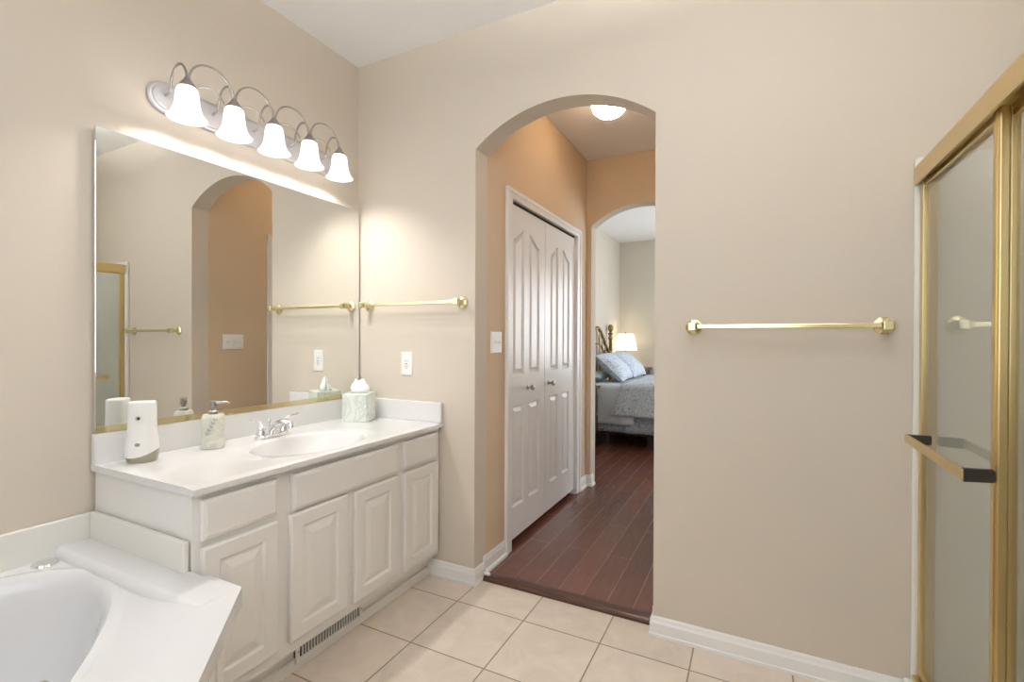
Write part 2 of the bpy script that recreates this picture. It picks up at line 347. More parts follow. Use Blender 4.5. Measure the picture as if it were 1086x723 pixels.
slab('ceiling_hall', (HX - 0.1, WB + 0.116, HC), (HXR + 0.12, HE, HC + 0.1), M['ceil'], 'white ceiling of the hall', 'ceiling')
# bedroom
BX, BY, BC = -1.86, 7.35, 2.70
slab('wall_bedroom_left', (BX - 0.1, HE + 0.12, 0), (BX, BY, 2.85), M['bed_wall'], 'greige bedroom wall behind the bed headboard')
fx0, fx1, fz0, fz1 = -0.06, 1.50, 0.82, 2.18
bm = BM()
box(bm, (BX - 0.1, BY, 0), (fx0, BY + 0.1, 2.85)); box(bm, (fx1, BY, 0), (2.4, BY + 0.1, 2.85)); box(bm, (fx0, BY, 0), (fx1, BY + 0.1, fz0)); box(bm, (fx0, BY, fz1), (fx1, BY + 0.1, 2.85))
tag(link('wall_bedroom_far', bm, M['bed_wall']), 'greige bedroom wall behind the table lamp', 'wall', kind='structure')
win = thing('window_3', 'white framed window in the bedroom far wall', 'window', ((fx0 + fx1) / 2, BY + 0.05, fz0), kind='structure')
bm = BM()
for lo, hi in (((fx0, BY + 0.03, fz0), (fx0 + 0.04, BY + 0.07, fz1)), ((fx1 - 0.04, BY + 0.03, fz0), (fx1, BY + 0.07, fz1)), ((fx0 + 0.04, BY + 0.03, fz0), (fx1 - 0.04, BY + 0.07, fz0 + 0.04)), ((fx0 + 0.04, BY + 0.03, fz1 - 0.04), (fx1 - 0.04, BY + 0.07, fz1))): box(bm, lo, hi, 0.003)
link('window_frame', bm, M['trim'], win)
link('pane', box(BM(), (fx0 + 0.04, BY + 0.048, fz0 + 0.04), (fx1 - 0.04, BY + 0.052, fz1 - 0.04)), M['pane'], win)
slab('ceiling_bedroom', (BX, HE + 0.12, BC), (2.3, BY, BC + 0.1), M['ceil'], 'white ceiling of the bedroom', 'ceiling')
by0, by1, bz0, bz1 = 4.78, 6.42, 0.78, 2.12
bm = BM()
box(bm, (2.20, HE + 0.12, 0), (2.4, by0, 2.85)); box(bm, (2.20, by1, 0), (2.4, BY, 2.85)); box(bm, (2.20, by0, 0), (2.4, by1, bz0)); box(bm, (2.20, by0, bz1), (2.4, by1, 2.85))
tag(link('wall_bedroom_right', bm, M['bed_wall']), 'bedroom wall with added window out of sight past the bed foot', 'wall', kind='structure')
win = thing('added_window_2', 'added unseen white framed bedroom window past the bed foot', 'window', (2.28, (by0 + by1) / 2, bz0), kind='structure')  # window added as a light source, out of view
bm = BM()
for lo, hi in (((2.26, by0, bz0), (2.30, by0 + 0.04, bz1)), ((2.26, by1 - 0.04, bz0), (2.30, by1, bz1)), ((2.26, by0 + 0.04, bz0), (2.30, by1 - 0.04, bz0 + 0.04)), ((2.26, by0 + 0.04, bz1 - 0.04), (2.30, by1 - 0.04, bz1))): box(bm, lo, hi, 0.003)
link('window_frame', bm, M['trim'], win)
link('pane', box(BM(), (2.278, by0 + 0.04, bz0 + 0.04), (2.282, by1 - 0.04, bz1 - 0.04)), M['pane'], win)

# threshold nosing between tile and wood
bm = BM(); prism(bm, [(2.072, 0.0), (2.072, 0.012), (2.077, 0.019), (2.085, 0.022), (2.128, 0.022), (2.128, 0.0)], HX + 0.018, HXR - 0.018, 'yz')
tag(link('trim_1', bm, M['darkwood']), 'dark wood threshold nosing between tile and plank floor', 'threshold', kind='structure')

# baseboards
BP = [(0, 0), (0.015, 0), (0.015, 0.012), (0.012, 0.016), (0.012, 0.055), (0.008, 0.064), (0.006, 0.074), (0.003, 0.080), (0, 0.080)]
HP = [(0, 0.02), (0.024, 0.02), (0.024, 0.03), (0.02, 0.038), (0.013, 0.042), (0.013, 0.082), (0.009, 0.092), (0.006, 0.104), (0, 0.106)]
def base(name, path, prof, side, label):
    return tag(link(name, sweep(BM(), path, prof, side), M['trim']), label, 'baseboard', kind='structure')
base('baseboard_back', [(-1.497, WB), (HX, WB), (HX, 2.100)], BP, -1, 'white baseboard wrapping from the vanity into the arch')
base('baseboard_right', [(HXR, 2.072), (HXR, WB), (0.466, WB)], BP, -1, 'white baseboard under the long towel bar')
base('baseboard_hall', [(HX, 2.101), (HX, 2.330)], HP, -1, 'white hall baseboard between arch and closet casing')
base('baseboard_corner', [(HX, 3.588), (HX, HE), (-1.182, HE), (-1.182, HE + 0.06)], HP, -1, 'short white baseboard at the hall end corner')
base('baseboard_bedroom', [(BX, 4.0), (BX, BY), (2.2, BY)], HP, -1, 'white baseboard of the bedroom')
base('baseboard_hall_right', [(HXR, 2.60), (HXR, WB + 0.06)], HP, -1, 'white baseboard under the triple switch in the hall')
bm = BM(); lathe(bm, (-1.199, 2.093, 0.029), [(0.0005, -0.012), (0.006, -0.011), (0.0085, -0.006), (0.0085, 0.018), (0.006, 0.022), (0.0005, 0.023)], 14, 'x')
tag(link('door_stop', bm, M['trim']), 'tiny white bumper stub at the threshold end by the arch', 'door stop')

# ------------------------------------------------------------------ closet doors
def door_leaf(y0, y1, parent, label):
    z0, z1, xb, xf = 0.060, 1.982, -1.262, -1.232
    w = y1 - y0; cols = [(0.046, 0.196), (w - 0.24, w - 0.085)] if w < 0.54 and y0 < 2.6 else [(0.095, 0.235), (w - 0.255, w - 0.115)]
    rows = [(0.240, 0.825), (1.000, 1.86)]
    bm = BM(); f = lambda u, v, n: (xf + n, y0 + u, v)
    us = [0] + [c for q in cols for c in q] + [w]; vs = [z0] + [c for q in rows for c in q] + [z1]
    def quad(a, b, c, d): bm.faces.new([bm.verts.new(f(*p, 0)) for p in (a, b, c, d)])
    for i in range(5):
        for j in range(5):
            u0, u1, v0, v1 = us[i], us[i + 1], vs[j], vs[j + 1]
            if i in (1, 3) and j in (1, 3):
                if j == 3:
                    K = 10; low = 1.785; hi = 1.856
                    def top(u, i=i, u0=u0, u1=u1):
                        s = (u - u0) / (u1 - u0); s = s if i == 1 else 1 - s; s = max(0, min(1, s)); return low + (hi - low) * (s * s * (3 - 2 * s))
                    def shape(ins, u0=u0, u1=u1, v0=v0, top=top):
                        return [(u0 + ins, v0 + ins)] + [(u1 - ins, v0 + ins)] + [((u1 - ins) + (u0 - u1 + 2 * ins) * k / K, top((u1 - ins) + (u0 - u1 + 2 * ins) * k / K) - ins) for k in range(K + 1)]
                    for k in range(K):
                        a = u0 + (u1 - u0) * k / K; b = u0 + (u1 - u0) * (k + 1) / K
                        quad((a, top(a)), (b, top(b)), (b, v1), (a, v1))
                else:
                    shape = rect_shape(u0, v0, u1, v1)
                ring_panel(bm, f, shape, [(0, 0), (0.007, -0.014), (0.014, -0.014), (0.036, -0.002)])
            else: quad((u0, v0), (u1, v0), (u1, v1), (u0, v1))
    for a, b in (((0, z0), (w, z0)), ((w, z0), (w, z1)), ((w, z1), (0, z1)), ((0, z1), (0, z0))):
        bm.faces.new([bm.verts.new(p) for p in (f(*a, 0), f(*b, 0), (xb, y0 + b[0], b[1]), (xb, y0 + a[0], a[1]))])
    bm.faces.new([bm.verts.new(p) for p in ((xb, y0, z0), (xb, y1, z0), (xb, y1, z1), (xb, y0, z1))])
    bmesh.ops.remove_doubles(bm, verts=bm.verts, dist=1e-5)
    return link('door_leaf', bm, M['trim'], parent)
dr = thing('door_1', 'white bifold closet doors with arched raised panels', 'closet door', (HX, 2.95, 0.02), kind='structure')
l1 = door_leaf(2.403, 2.913, dr, ''); l2 = door_leaf(2.919, 3.498, dr, '')
for lf, yk in ((l1, 2.652), (l2, 2.985)):
    bm = BM(); lathe(bm, (-1.232, yk, 0.918), [(0.0005, 0.0), (0.016, 0.0), (0.016, 0.003), (0.007, 0.006), (0.006, 0.02), (0.014, 0.026), (0.0175, 0.034), (0.0155, 0.042), (0.0005, 0.046)], 18, 'x')
    k = bpy.data.objects; o = link('knob', bm, M['nickel'], lf, smooth=True); o['label'] = 'round satin nickel knob'
bm = BM()
OT = CZ + 0.055
box(bm, (HX, CY0 - 0.044, 0.02), (HX + 0.015, CY0, OT - 0.022), 0.002); box(bm, (HX, CY1, 0.02), (HX + 0.015, CY1 + 0.056, OT - 0.022), 0.002); box(bm, (HX, CY0, CZ), (HX + 0.015, CY1, OT - 0.022), 0.002)
box(bm, (HX, CY0 - 0.068, 0.02), (HX + 0.021, CY0 - 0.044, OT), 0.004); box(bm, (HX, CY1 + 0.056, 0.02), (HX + 0.021, CY1 + 0.082, OT), 0.004); box(bm, (HX, CY0 - 0.044, OT - 0.022), (HX + 0.021, CY1 + 0.056, OT), 0.004)
for lo, hi in (((HX - 0.10, CY0, 0.02), (HX, CY0 + 0.004, CZ)), ((HX - 0.10, CY1 - 0.004, 0.02), (HX, CY1, CZ))): box(bm, lo, hi)
link('door_casing', bm, M['trim'], dr)
link('door_track', box(BM(), (HX - 0.06, CY0 + 0.006, 1.988), (HX - 0.012, CY1 - 0.006, 2.0)), M['dark'], dr)

dr2 = thing('door_2', 'white hall door and casing seen edge on in the mirror', 'door', (HXR, (RD0 + RD1) / 2, 0.02), kind='structure')
bm = BM(); f = lambda u, v, n: (HXR + 0.03 - n, RD0 + 0.006 + u, v)
ww = RD1 - RD0 - 0.012
ring_panel(bm, f, rect_shape(0, 0.03, ww, 2.0), [(0, -0.035), (0, 0), (0.11, 0), (0.118, -0.008), (0.128, -0.008), (0.15, -0.001)], back=True)
dl = link('door_leaf', bm, M['trim'], dr2)
bm = BM(); lathe(bm, (HXR + 0.03, RD0 + 0.075, 0.95), [(0.0005, 0.0), (0.03, 0.0), (0.03, -0.006), (0.012, -0.01), (0.012, -0.03), (0.027, -0.04), (0.027, -0.055), (0.0005, -0.062)], 18, 'x')
link('knob', bm, M['nickel'], dl, smooth=True)
bm = BM()
box(bm, (HXR - 0.017, RD0 - 0.068, 0.02), (HXR, RD0, 2.065), 0.003); box(bm, (HXR - 0.017, RD1, 0.02), (HXR, RD1 + 0.068, 2.065), 0.003); box(bm, (HXR - 0.017, RD0, 2.005), (HXR, RD1, 2.065), 0.003)
link('door_casing', bm, M['trim'], dr2)

# ------------------------------------------------------------------ vanity cabinet
VY0, VY1, FX = 0.808, 2.012, -1.434        # cabinet ends, face frame front
van = thing('vanity_cabinet', 'white vanity cabinet with raised panel doors under the marble top', 'cabinet', (-1.7, 1.41, 0))
bm = BM(); box(bm, (-1.985, VY0, 0.0), (-1.50, VY1, 0.115)); box(bm, (FX - 0.02, VY0, 0.115), (FX, VY1, 0.762), 0.001)
box(bm, (-1.985, VY0, 0.115), (FX - 0.02, VY0 + 0.016, 0.762)); box(bm, (-1.985, VY1 - 0.016, 0.115), (FX - 0.02, VY1, 0.762)); box(bm, (-1.985, VY0 + 0.016, 0.115), (-1.975, VY1 - 0.016, 0.762)); box(bm, (-1.975, VY0 + 0.016, 0.115), (FX - 0.02, VY1 - 0.016, 0.13))
link('body', bm, M['cab'], van)
bm = BM(); prism(bm, [(-1.50, 0), (-1.486, 0), (-1.486, 0.030), (-1.490, 0.040), (-1.50, 0.042)], VY0 + 0.02, VY1 - 0.016, 'xz')
link('toe_kick_moulding', bm, M['cab'], van)
def vpanel(name, y0, y1, z0, z1, raised, parent):
    bm = BM(); f = lambda u, v, n: (FX + 0.001 + n, u, v)
    if raised: rings = [(0, 0), (0, 0.015), (0.005, 0.019), (0.048, 0.019), (0.054, 0.0125), (0.062, 0.0125), (0.088, 0.0185), (0.09, 0.0185)]
    else: rings = [(0, 0), (0, 0.014), (0.003, 0.0165), (0.008, 0.0175), (0.012, 0.019)]
    ring_panel(bm, f, rect_shape(y0, z0, y1, z1), rings, back=True)
    return link(name, bm, M['cab'], parent)
vpanel('drawer', 0.829, 1.074, 0.624, 0.742, False, van); vpanel('drawer', 1.724, 1.972, 0.616, 0.742, False, van)
vpanel('drawer_front', 1.133, 1.682, 0.614, 0.740, False, van)
vpanel('door', 0.829, 1.074, 0.160, 0.601, True, van); vpanel('door', 1.125, 1.382, 0.160, 0.602, True, van)
vpanel('door', 1.421, 1.679, 0.152, 0.598, True, van); vpanel('door', 1.724, 1.978, 0.144, 0.597, True, van)

# floor register in the toe kick
reg = thing('floor_register', 'slotted white vent register in the vanity toe kick', 'vent', (-1.49, 1.36, 0.03))
ry0, ry1, rz0, rz1 = 1.196, 1.528, 0.024, 0.096
bm = BM(); X0, X1 = -1.4855, -1.478; s0, s1, t0, t1 = ry0 + 0.016, ry1 - 0.018, rz0 + 0.017, rz1 - 0.013
for lo, hi in (((X0, ry0, rz0), (X1, s0, rz1)), ((X0, s1, rz0), (X1, ry1, rz1)), ((X0, s0, rz0), (X1, s1, t0)), ((X0, s0, t1), (X1, s1, rz1))): box(bm, lo, hi, 0.001)
n = 22
for k in range(1, n): y = s0 + (s1 - s0) * k / n; box(bm, (X0 + 0.001, y - 0.0025, t0), (X1 - 0.001, y + 0.0025, t1))
link('grille_frame', bm, M['cab'], reg)
link('duct_opening', box(BM(), (-1.499, ry0 + 0.006, rz0 + 0.006), (X0 - 0.001, ry1 - 0.006, rz1 - 0.004)), M['dark'], reg)
for y in (ry0 + 0.008, ry1 - 0.009):
    bm = BM(); lathe(bm, (X1, y, (rz0 + rz1) / 2 + 0.008), [(0.003, -0.001), (0.003, 0.001), (0.0005, 0.0018)], 10, 'x')
    link('screw', bm, M['grey_plastic'], reg)

# ------------------------------------------------------------------ countertop with oval bowl
def poly_hit(poly, c, a):
    d = Vector((math.cos(a), math.sin(a))); best = None
    for i in range(len(poly)):
        p = Vector(poly[i]); q = Vector(poly[(i + 1) % len(poly)]); e = q - p
        den = d.x * e.y - d.y * e.x
        if abs(den) < 1e-9: continue
        w = p - Vector(c); t = (w.x * e.y - w.y * e.x) / den; s = (w.x * d.y - w.y * d.x) / den
        if t > 0 and -1e-6 <= s <= 1 + 1e-6 and (best is None or t < best): best = t
    return Vector(c) + d * best
def holed_top(bm, poly, c, ell, zf, bowl, nrad=6, n=128):
    angs = [2 * PI * k / n for k in range(n)]
    for p in poly:
        a = math.atan2(p[1] - c[1], p[0] - c[0]) % (2 * PI)
        k = min(range(len(angs)), key=lambda i: abs((angs[i] - a + PI) % (2 * PI) - PI)); angs[k] = a
    angs.sort(); rings = []
    outer = [poly_hit(poly, c, a) for a in angs]; inner = [Vector(c) + Vector(ell(a, 1)) for a in angs]
    for j in range(nrad, -1, -1):
        s = (j / nrad); rings.append([(*(i_ + (o_ - i_) * s),) for o_, i_ in zip(outer, inner)])
    V = [[bm.verts.new((x, y, zf(x, y))) for x, y in r] for r in rings]
    for sc, dz in bowl:
        V.append([bm.verts.new((c[0] + ell(a, sc)[0], c[1] + ell(a, sc)[1], zf(c[0] + ell(a, 1)[0], c[1] + ell(a, 1)[1]) * (1 if dz > -0.02 else 0) + (zf(*c) if dz <= -0.02 else 0) + dz)) for a in angs])
    m = len(angs)
    for A, B in zip(V, V[1:]):
        for k in range(m): bm.faces.new((A[k], A[(k + 1) % m], B[(k + 1) % m], B[k]))
    bm.faces.new(V[-1])
    return V[0]
ZC, CF, CE = 0.785, -1.408, 0.797
top = thing('vanity_countertop', 'glossy white cultured marble countertop with integral oval sink', 'countertop', (-1.7, 1.4, 0.76))
bm = BM(); poly = [(-1.990, CE), (CF, CE), (CF, 2.0145), (-1.990, 2.0145)]
def ellS(a, s):
    A, B = 0.185 * s, 0.250 * s; r = 1 / math.sqrt((math.cos(a) / A) ** 2 + (math.sin(a) / B) ** 2); return (r * math.cos(a), r * math.sin(a))
o0 = holed_top(bm, poly, (-1.625, 1.385), ellS, lambda x, y: ZC - (0.004 * max(0, (x - CF + 0.012) / 0.012)), [(0.975, -0.002), (0.95, -0.008), (0.92, -0.022), (0.84, -0.055), (0.70, -0.095), (0.48, -0.122), (0.22, -0.134), (0.09, -0.136)])
low = [bm.verts.new((v.co.x, v.co.y, 0.763)) for v in o0]
for k in range(len(o0)): bm.faces.new((o0[k], o0[(k + 1) % len(o0)], low[(k + 1) % len(o0)], low[k]))
link('counter_slab', bm, M['counter'], top, smooth=35)
link('backsplash', box(BM(), (-1.990, CE, ZC - 0.001), (-1.966, 2.0145, 0.888), 0.004), M['counter'], top)
link('side_splash', box(BM(), (-1.966, 1.994, ZC - 0.001), (CF - 0.002, 2.0145, 0.888), 0.004), M['counter'], top)
bm = BM(); lathe(bm, (-1.625, 1.385, ZC - 0.1355), [(0.0005, 0.003), (0.014, 0.003), (0.022, 0.002), (0.022, 0.0)], 20)
link('drain', bm, M['chrome'], top, smooth=True)['label'] = 'chrome sink drain'

# ------------------------------------------------------------------ mirror
MX = -1.971
mir = thing('wall_mirror', 'large frameless wall mirror in a gold bottom channel', 'mirror', (WL, 1.4, 0.89))
bm = box(BM(), (-1.985, 0.802, 0.893), (MX, 2.004, 1.924), 0.0015, 1)
link('mirror_glass', bm, M['mirror'], mir)
bm = BM(); box(bm, (-1.992, 0.800, 0.8885), (-1.9665, 2.006, 0.892)); box(bm, (-1.9705, 0.800, 0.892), (-1.9665, 2.006, 0.911), 0.001); 
link('bottom_channel', bm, M['brass'], mir)

# ------------------------------------------------------------------ vanity light bar
vl = thing('vanity_light', 'nickel five lamp vanity light bar with frosted bell shades above the mirror', 'light fixture', (WL, 1.385, 2.11))
pl0, pl1, pzc, pr = 0.962, 1.825, 2.113, 0.058
bm = BM(); pts = [(pl1 - pr + pr * math.sin(PI * k / 16), pzc + pr * math.cos(PI * k / 16)) for k in range(17)] + [(pl0 + pr - pr * math.sin(PI * k / 16), pzc - pr * math.cos(PI * k / 16)) for k in range(17)]
def stad(ins): return [((y + (ins if y < 1.39 else -ins) * min(1, abs(z - pzc) * 0 + 1)), pzc + (z - pzc) * (1 - ins / pr)) for y, z in pts]
ring_panel(bm, lambda u, v, n: (WL + n, u, v), stad, [(0, 0.001), (0, 0.010), (0.004, 0.015), (0.010, 0.017), (0.013, 0.022), (0.016, 0.023)], back=True)
link('backplate', bm, M['plate'], vl)
LY = [1.026, 1.203, 1.381, 1.564, 1.745]; LX = -1.850
def sw(p, q, n): return [tuple(p[i] + (q[i] - p[i]) * k / n for i in range(3)) for k in range(n + 1)]
for i, y in enumerate(LY):
    bm = BM()     # hoop from plate up and over to the lamp cap
    x0, x1 = WL + 0.062, LX; pts = []
    for k in range(15):
        t = k / 14; a = PI * t
        pts.append((x0 + (x1 - x0) * (1 - math.cos(a)) / 2, y - 0.012 + 0.012 * t, 2.148 + 0.008 * t + 0.066 * math.sin(a)))
    tube(bm, [(WL + 0.020, y - 0.012, 2.118), (x0 - 0.012, y - 0.012, 2.122), (x0 - 0.003, y - 0.012, 2.132)] + pts + [(x1, y, 2.150)], 0.0045, 8)
    arm = link('arm', bm, M['nickel'], vl, smooth=True)
    bm = BM(); lathe(bm, (LX, y, 0), [(0.0005, 2.164), (0.008, 2.162), (0.012, 2.153), (0.021, 2.140), (0.032, 2.127), (0.0325, 2.121), (0.029, 2.121)], 24)
    link('socket_cup', bm, M['nickel'], arm, smooth=True)
    bm = BM(); n = 40; rings = []
    for r, z in [(0.033, 2.132), (0.040, 2.122), (0.0435, 2.105), (0.045, 2.085), (0.047, 2.065), (0.051, 2.045), (0.057, 2.028), (0.066, 2.012), (0.074, 2.002), (0.077, 1.998), (0.074, 1.999), (0.064, 2.010), (0.055, 2.026), (0.049, 2.044), (0.0445, 2.068), (0.0425, 2.090), (0.040, 2.108), (0.034, 2.122)]:
        r *= 0.84; z = 2.123 + (z - 2.132) * 0.84
        rings.append([bm.verts.new((LX + r * math.cos(2 * PI * k / n), y + r * math.sin(2 * PI * k / n), z)) for k in range(n)])
    for A, B in zip(rings, rings[1:]):
        for k in range(n): bm.faces.new((A[k], A[(k + 1) % n], B[(k + 1) % n], B[k]))
    link('lamp_shade', bm, M['shade'], vl, smooth=True)['label'] = 'glowing frosted white bell shade'
    d = bpy.data.lights.new('vanity_bulb', 'POINT'); d.energy = P_VANITY; d.color = (1.0, 0.97, 0.94); d.shadow_soft_size = 0.028
    lo = bpy.data.objects.new('vanity_bulb', d); C.objects.link(lo); lo.parent = vl; lo.location = Vector((LX, y, 2.057)) - vl.location
    if i < 4:
        y2 = LY[i + 1]
        for x, r, za, zb, hgt, dy in ((LX, 0.0040, 2.156, 2.156, 0.085, 0.0), (WL + 0.027, 0.0032, 2.105, 2.150, 0.070, 0.05)):
            pts = []
            for k in range(17):
                t = k / 16; a = PI * t
                pts.append((x + (0.0 if dy == 0 else 0.06 * t), (y + 0.006 + dy) + (y2 - y - 0.012 - dy) * (1 - math.cos(a)) / 2, za + (zb - za) * t + hgt * math.sin(a)))
            bm = BM(); tube(bm, pts, r, 8); link('scroll_arm', bm, M['nickel'], vl, smooth=True)

# ------------------------------------------------------------------ towel bars
def towel_bar(name, label, xa, xb, z, glassy):
    t = thing(name, label, 'towel bar', ((xa + xb) / 2, WB, z))
    for x in (xa, xb):
        bm = BM(); rot = PI / 8
        prof = [(0.0005, 0.0), (0.030, 0.0), (0.030, -0.006), (0.024, -0.010), (0.016, -0.014), (0.012, -0.030), (0.012, -0.046)]
        c = (x, WB - 0.0005, z); rings = []
        for r, h in prof:
            rings.append([bm.verts.new((c[0] + r * math.cos(2 * PI * k / 8 + rot) * 1.06, c[1] + h, c[2] + r * math.sin(2 * PI * k / 8 + rot) * 1.06)) for k in range(8)])
        for A, B in zip(rings, rings[1:]):
            for k in range(8): bm.faces.new((A[k], A[(k + 1) % 8], B[(k + 1) % 8], B[k]))
        bm.faces.new(rings[-1]); box(bm, (x - 0.015, WB - 0.076, z - 0.016), (x + 0.015, WB - 0.045, z + 0.016), 0.004)
        link('post', bm, M['brass'], t)
    link('bar', box(BM(), (xa + 0.0155, WB - 0.068, z - 0.0085), (xb - 0.0155, WB - 0.052, z + 0.0085), 0.003), M['brass'], t)
    return t
towel_bar('towel_bar', 'long polished brass towel bar between arch and shower', -0.212, 0.392, 1.262, False)
towel_bar('towel_bar', 'short pale brass towel bar beside the mirror above the outlet', -1.900, -1.293, 1.392, True)

# ------------------------------------------------------------------ switch and outlet plates
def plate_on_back(x0, x1, z0, z1):
    bm = BM(); ring_panel(bm, lambda u, v, n: (u, WB - n, v), rect_shape(x0, z0, x1, z1), [(0, 0.0005), (0, 0.003), (0.003, 0.006)], back=True); return bm
gf = thing('outlet', 'white outlet plate on the wall between mirror and arch', 'outlet', (-1.641, WB, 1.08))
link('cover_plate', plate_on_back(-1.679, -1.603, 1.018, 1.141), M['plastic'], gf)
bm = BM(); ring_panel(bm, lambda u, v, n: (u, WB - n, v), rect_shape(-1.658, 1.046, -1.624, 1.113), [(0, 0.006), (0, 0.0075), (0.001, 0.008)], back=True)
fc = link('receptacle_face', bm, M['plastic'], gf)
bm = BM()
for zc in (1.066, 1.094):
    for dx in (-0.0065, 0.0065): box(bm, (-1.641 + dx - 0.0013, WB - 0.0088, zc - 0.004), (-1.641 + dx + 0.0013, WB - 0.0078, zc + 0.005))
box(bm, (-1.646, WB - 0.0090, 1.076), (-1.636, WB - 0.0078, 1.081)); lathe(bm, (-1.641, WB - 0.0078, 1.056), [(0.0028, 0), (0.0028, -0.001), (0.0005, -0.0011)], 10, 'y')
link('slots', bm, M['dark'], fc)
def toggles(t, fx, sgn, ys, z):
    for y in ys:
        bm = BM(); box(bm, (min(fx, fx + sgn * 0.0015), y - 0.006, z - 0.013), (max(fx, fx + sgn * 0.0015), y + 0.006, z + 0.013))
        xs = sorted((fx + sgn * 0.001, fx + sgn * 0.014)); prism(bm, [(fx + sgn * 0.001, z - 0.006), (fx + sgn * 0.013, z + 0.004), (fx + sgn * 0.012, z + 0.009), (fx + sgn * 0.001, z + 0.008)], y - 0.004, y + 0.004, 'xz')
        link('toggle', bm, M['plastic'], t)
sp = thing('light_switch', 'white double switch plate on the hall wall before the closet', 'light switch', (HX, 2.228, 1.19))
bm = BM(); ring_panel(bm, lambda u, v, n: (HX + n, u, v), rect_shape(2.170, 1.136, 2.285, 1.250), [(0, 0.0005), (0, 0.004), (0.003, 0.007)], back=True)
link('cover_plate', bm, M['plastic'], sp); toggles(sp, HX + 0.007, 1, (2.205, 2.251), 1.193)
sp = thing('light_switch', 'white triple switch plate reflected through the arch in the mirror', 'light switch', (HXR, 2.33, 1.18))
bm = BM(); ring_panel(bm, lambda u, v, n: (HXR - n, u, v), rect_shape(2.238, 1.124, 2.401, 1.238), [(0, 0.0005), (0, 0.004), (0.003, 0.007)], back=True)
link('cover_plate', bm, M['plastic'], sp); toggles(sp, HXR - 0.007, -1, (2.273, 2.3195, 2.366), 1.181)

# ------------------------------------------------------------------ faucet
fa = thing('sink_faucet', 'chrome two handle centerset faucet behind the sink', 'faucet', (-1.862, 1.385, ZC))
fx, fy = -1.862, 1.385
bm = BM(); pts = []
for k in range(32):
    a = 2 * PI * k / 32; pts.append((fx + 0.028 * math.cos(a), fy + (0.055 if math.sin(a) > 0 else -0.055) + 0.026 * math.sin(a)))
ring_panel(bm, lambda u, v, n: (u, v, ZC + n), lambda i: [(fx + (x - fx) * (1 - i / 0.028), fy + (y - fy) * (1 - i / 0.085)) for x, y in pts], [(0, 0.0005), (0, 0.006), (0.003, 0.011), (0.008, 0.014)], back=True)
link('base_plate', bm, M['chrome'], fa, smooth=30)
bm = BM(); tube(bm, [(fx - 0.006, fy, ZC + 0.010), (fx - 0.002, fy, ZC + 0.032), (fx + 0.020, fy, ZC + 0.052), (fx + 0.055, fy, ZC + 0.066), (fx + 0.092, fy, ZC + 0.068), (fx + 0.112, fy, ZC + 0.060), (fx + 0.117, fy, ZC + 0.046)], [0.019, 0.017, 0.0155, 0.0145, 0.0145, 0.0135, 0.012], 16)
link('spout', bm, M['chrome'], fa, smooth=True)
for sg in (-1, 1):
    yh = fy + sg * 0.053
    bm = BM(); lathe(bm, (fx, yh, ZC), [(0.0005, 0.010), (0.021, 0.012), (0.021, 0.026), (0.017, 0.034), (0.018, 0.040), (0.017, 0.048), (0.010, 0.056), (0.0005, 0.058)], 22)
    hd = link('handle', bm, M['chrome'], fa, smooth=True)
    bm = BM(); tube(bm, [(fx, yh, ZC + 0.050), (fx + 0.002, yh + sg * 0.004, ZC + 0.068), (fx + 0.006, yh + sg * 0.016, ZC + 0.077), (fx + 0.010, yh + sg * 0.040, ZC + 0.080), (fx + 0.012, yh + sg * 0.062, ZC + 0.083), (fx + 0.012, yh + sg * 0.068, ZC + 0.084)], [0.008, 0.0075, 0.0065, 0.0055, 0.006, 0.003], 10)
    link('lever', bm, M['chrome'], hd, smooth=True)
bm = BM(); lathe(bm, (fx - 0.022, fy, ZC), [(0.0005, 0.010), (0.0028, 0.012), (0.0028, 0.058), (0.006, 0.062), (0.0068, 0.068), (0.005, 0.074), (0.0005, 0.076)], 12)
link('lift_rod', bm, M['chrome'], fa, smooth=True)

# ------------------------------------------------------------------ things on the counter
# automatic freshener: tapered white shell, olive foot
ang = math.atan2(-0.905, 1.885) + math.radians(8)       # faces the room
ft = Vector((math.cos(math.radians(-42)), math.sin(math.radians(-42)))); fs = Vector((-ft.y, ft.x))
def local(c, u, v, z): return (c[0] + fs.x * u + ft.x * v, c[1] + fs.y * u + ft.y * v, c[2] + z)
def sect_body(bm, c, secs, n=32, p=3.2):
    rings = []
    for z, hw, hd in secs:
        ring = []
        for k in range(n):
            a = 2 * PI * k / n; ca, sa = math.cos(a), math.sin(a)
            r = (abs(ca) ** p + abs(sa) ** p) ** (-1 / p)
            zz = z(ca * r) if callable(z) else z
            ring.append(bm.verts.new(local(c, hw * ca * r, hd * sa * r, zz)))
        rings.append(ring)
    for A, B in zip(rings, rings[1:]):
        for k in range(n): bm.faces.new((A[k], A[(k + 1) % n], B[(k + 1) % n], B[k]))
    bm.faces.new(rings[0]); bm.faces.new(rings[-1])
c = (-1.890, 0.902, ZC)
af = thing('air_freshener', 'tall white automatic air freshener with olive foot at the counter end', 'air freshener', c)
bm = BM(); sect_body(bm, c, [(0.0005, 0.040, 0.032), (0.010, 0.043, 0.034), (lambda u: 0.020 + 0.010 * u * u + 0.010 * u, 0.0455, 0.036)])
link('foot', bm, M['olive_plastic'], af, smooth=30)
bm = BM(); zb = lambda u: 0.0203 + 0.010 * u * u + 0.010 * u
sect_body(bm, c, [(zb, 0.046, 0.0365), (0.048, 0.0475, 0.037), (0.075, 0.045, 0.0345), (0.11, 0.041, 0.031), (0.15, 0.0395, 0.030), (0.197, 0.0395, 0.030), (0.2035, 0.0385, 0.029), (0.2065, 0.036, 0.0265)])
link('shell', bm, M['plastic'], af, smooth=30)
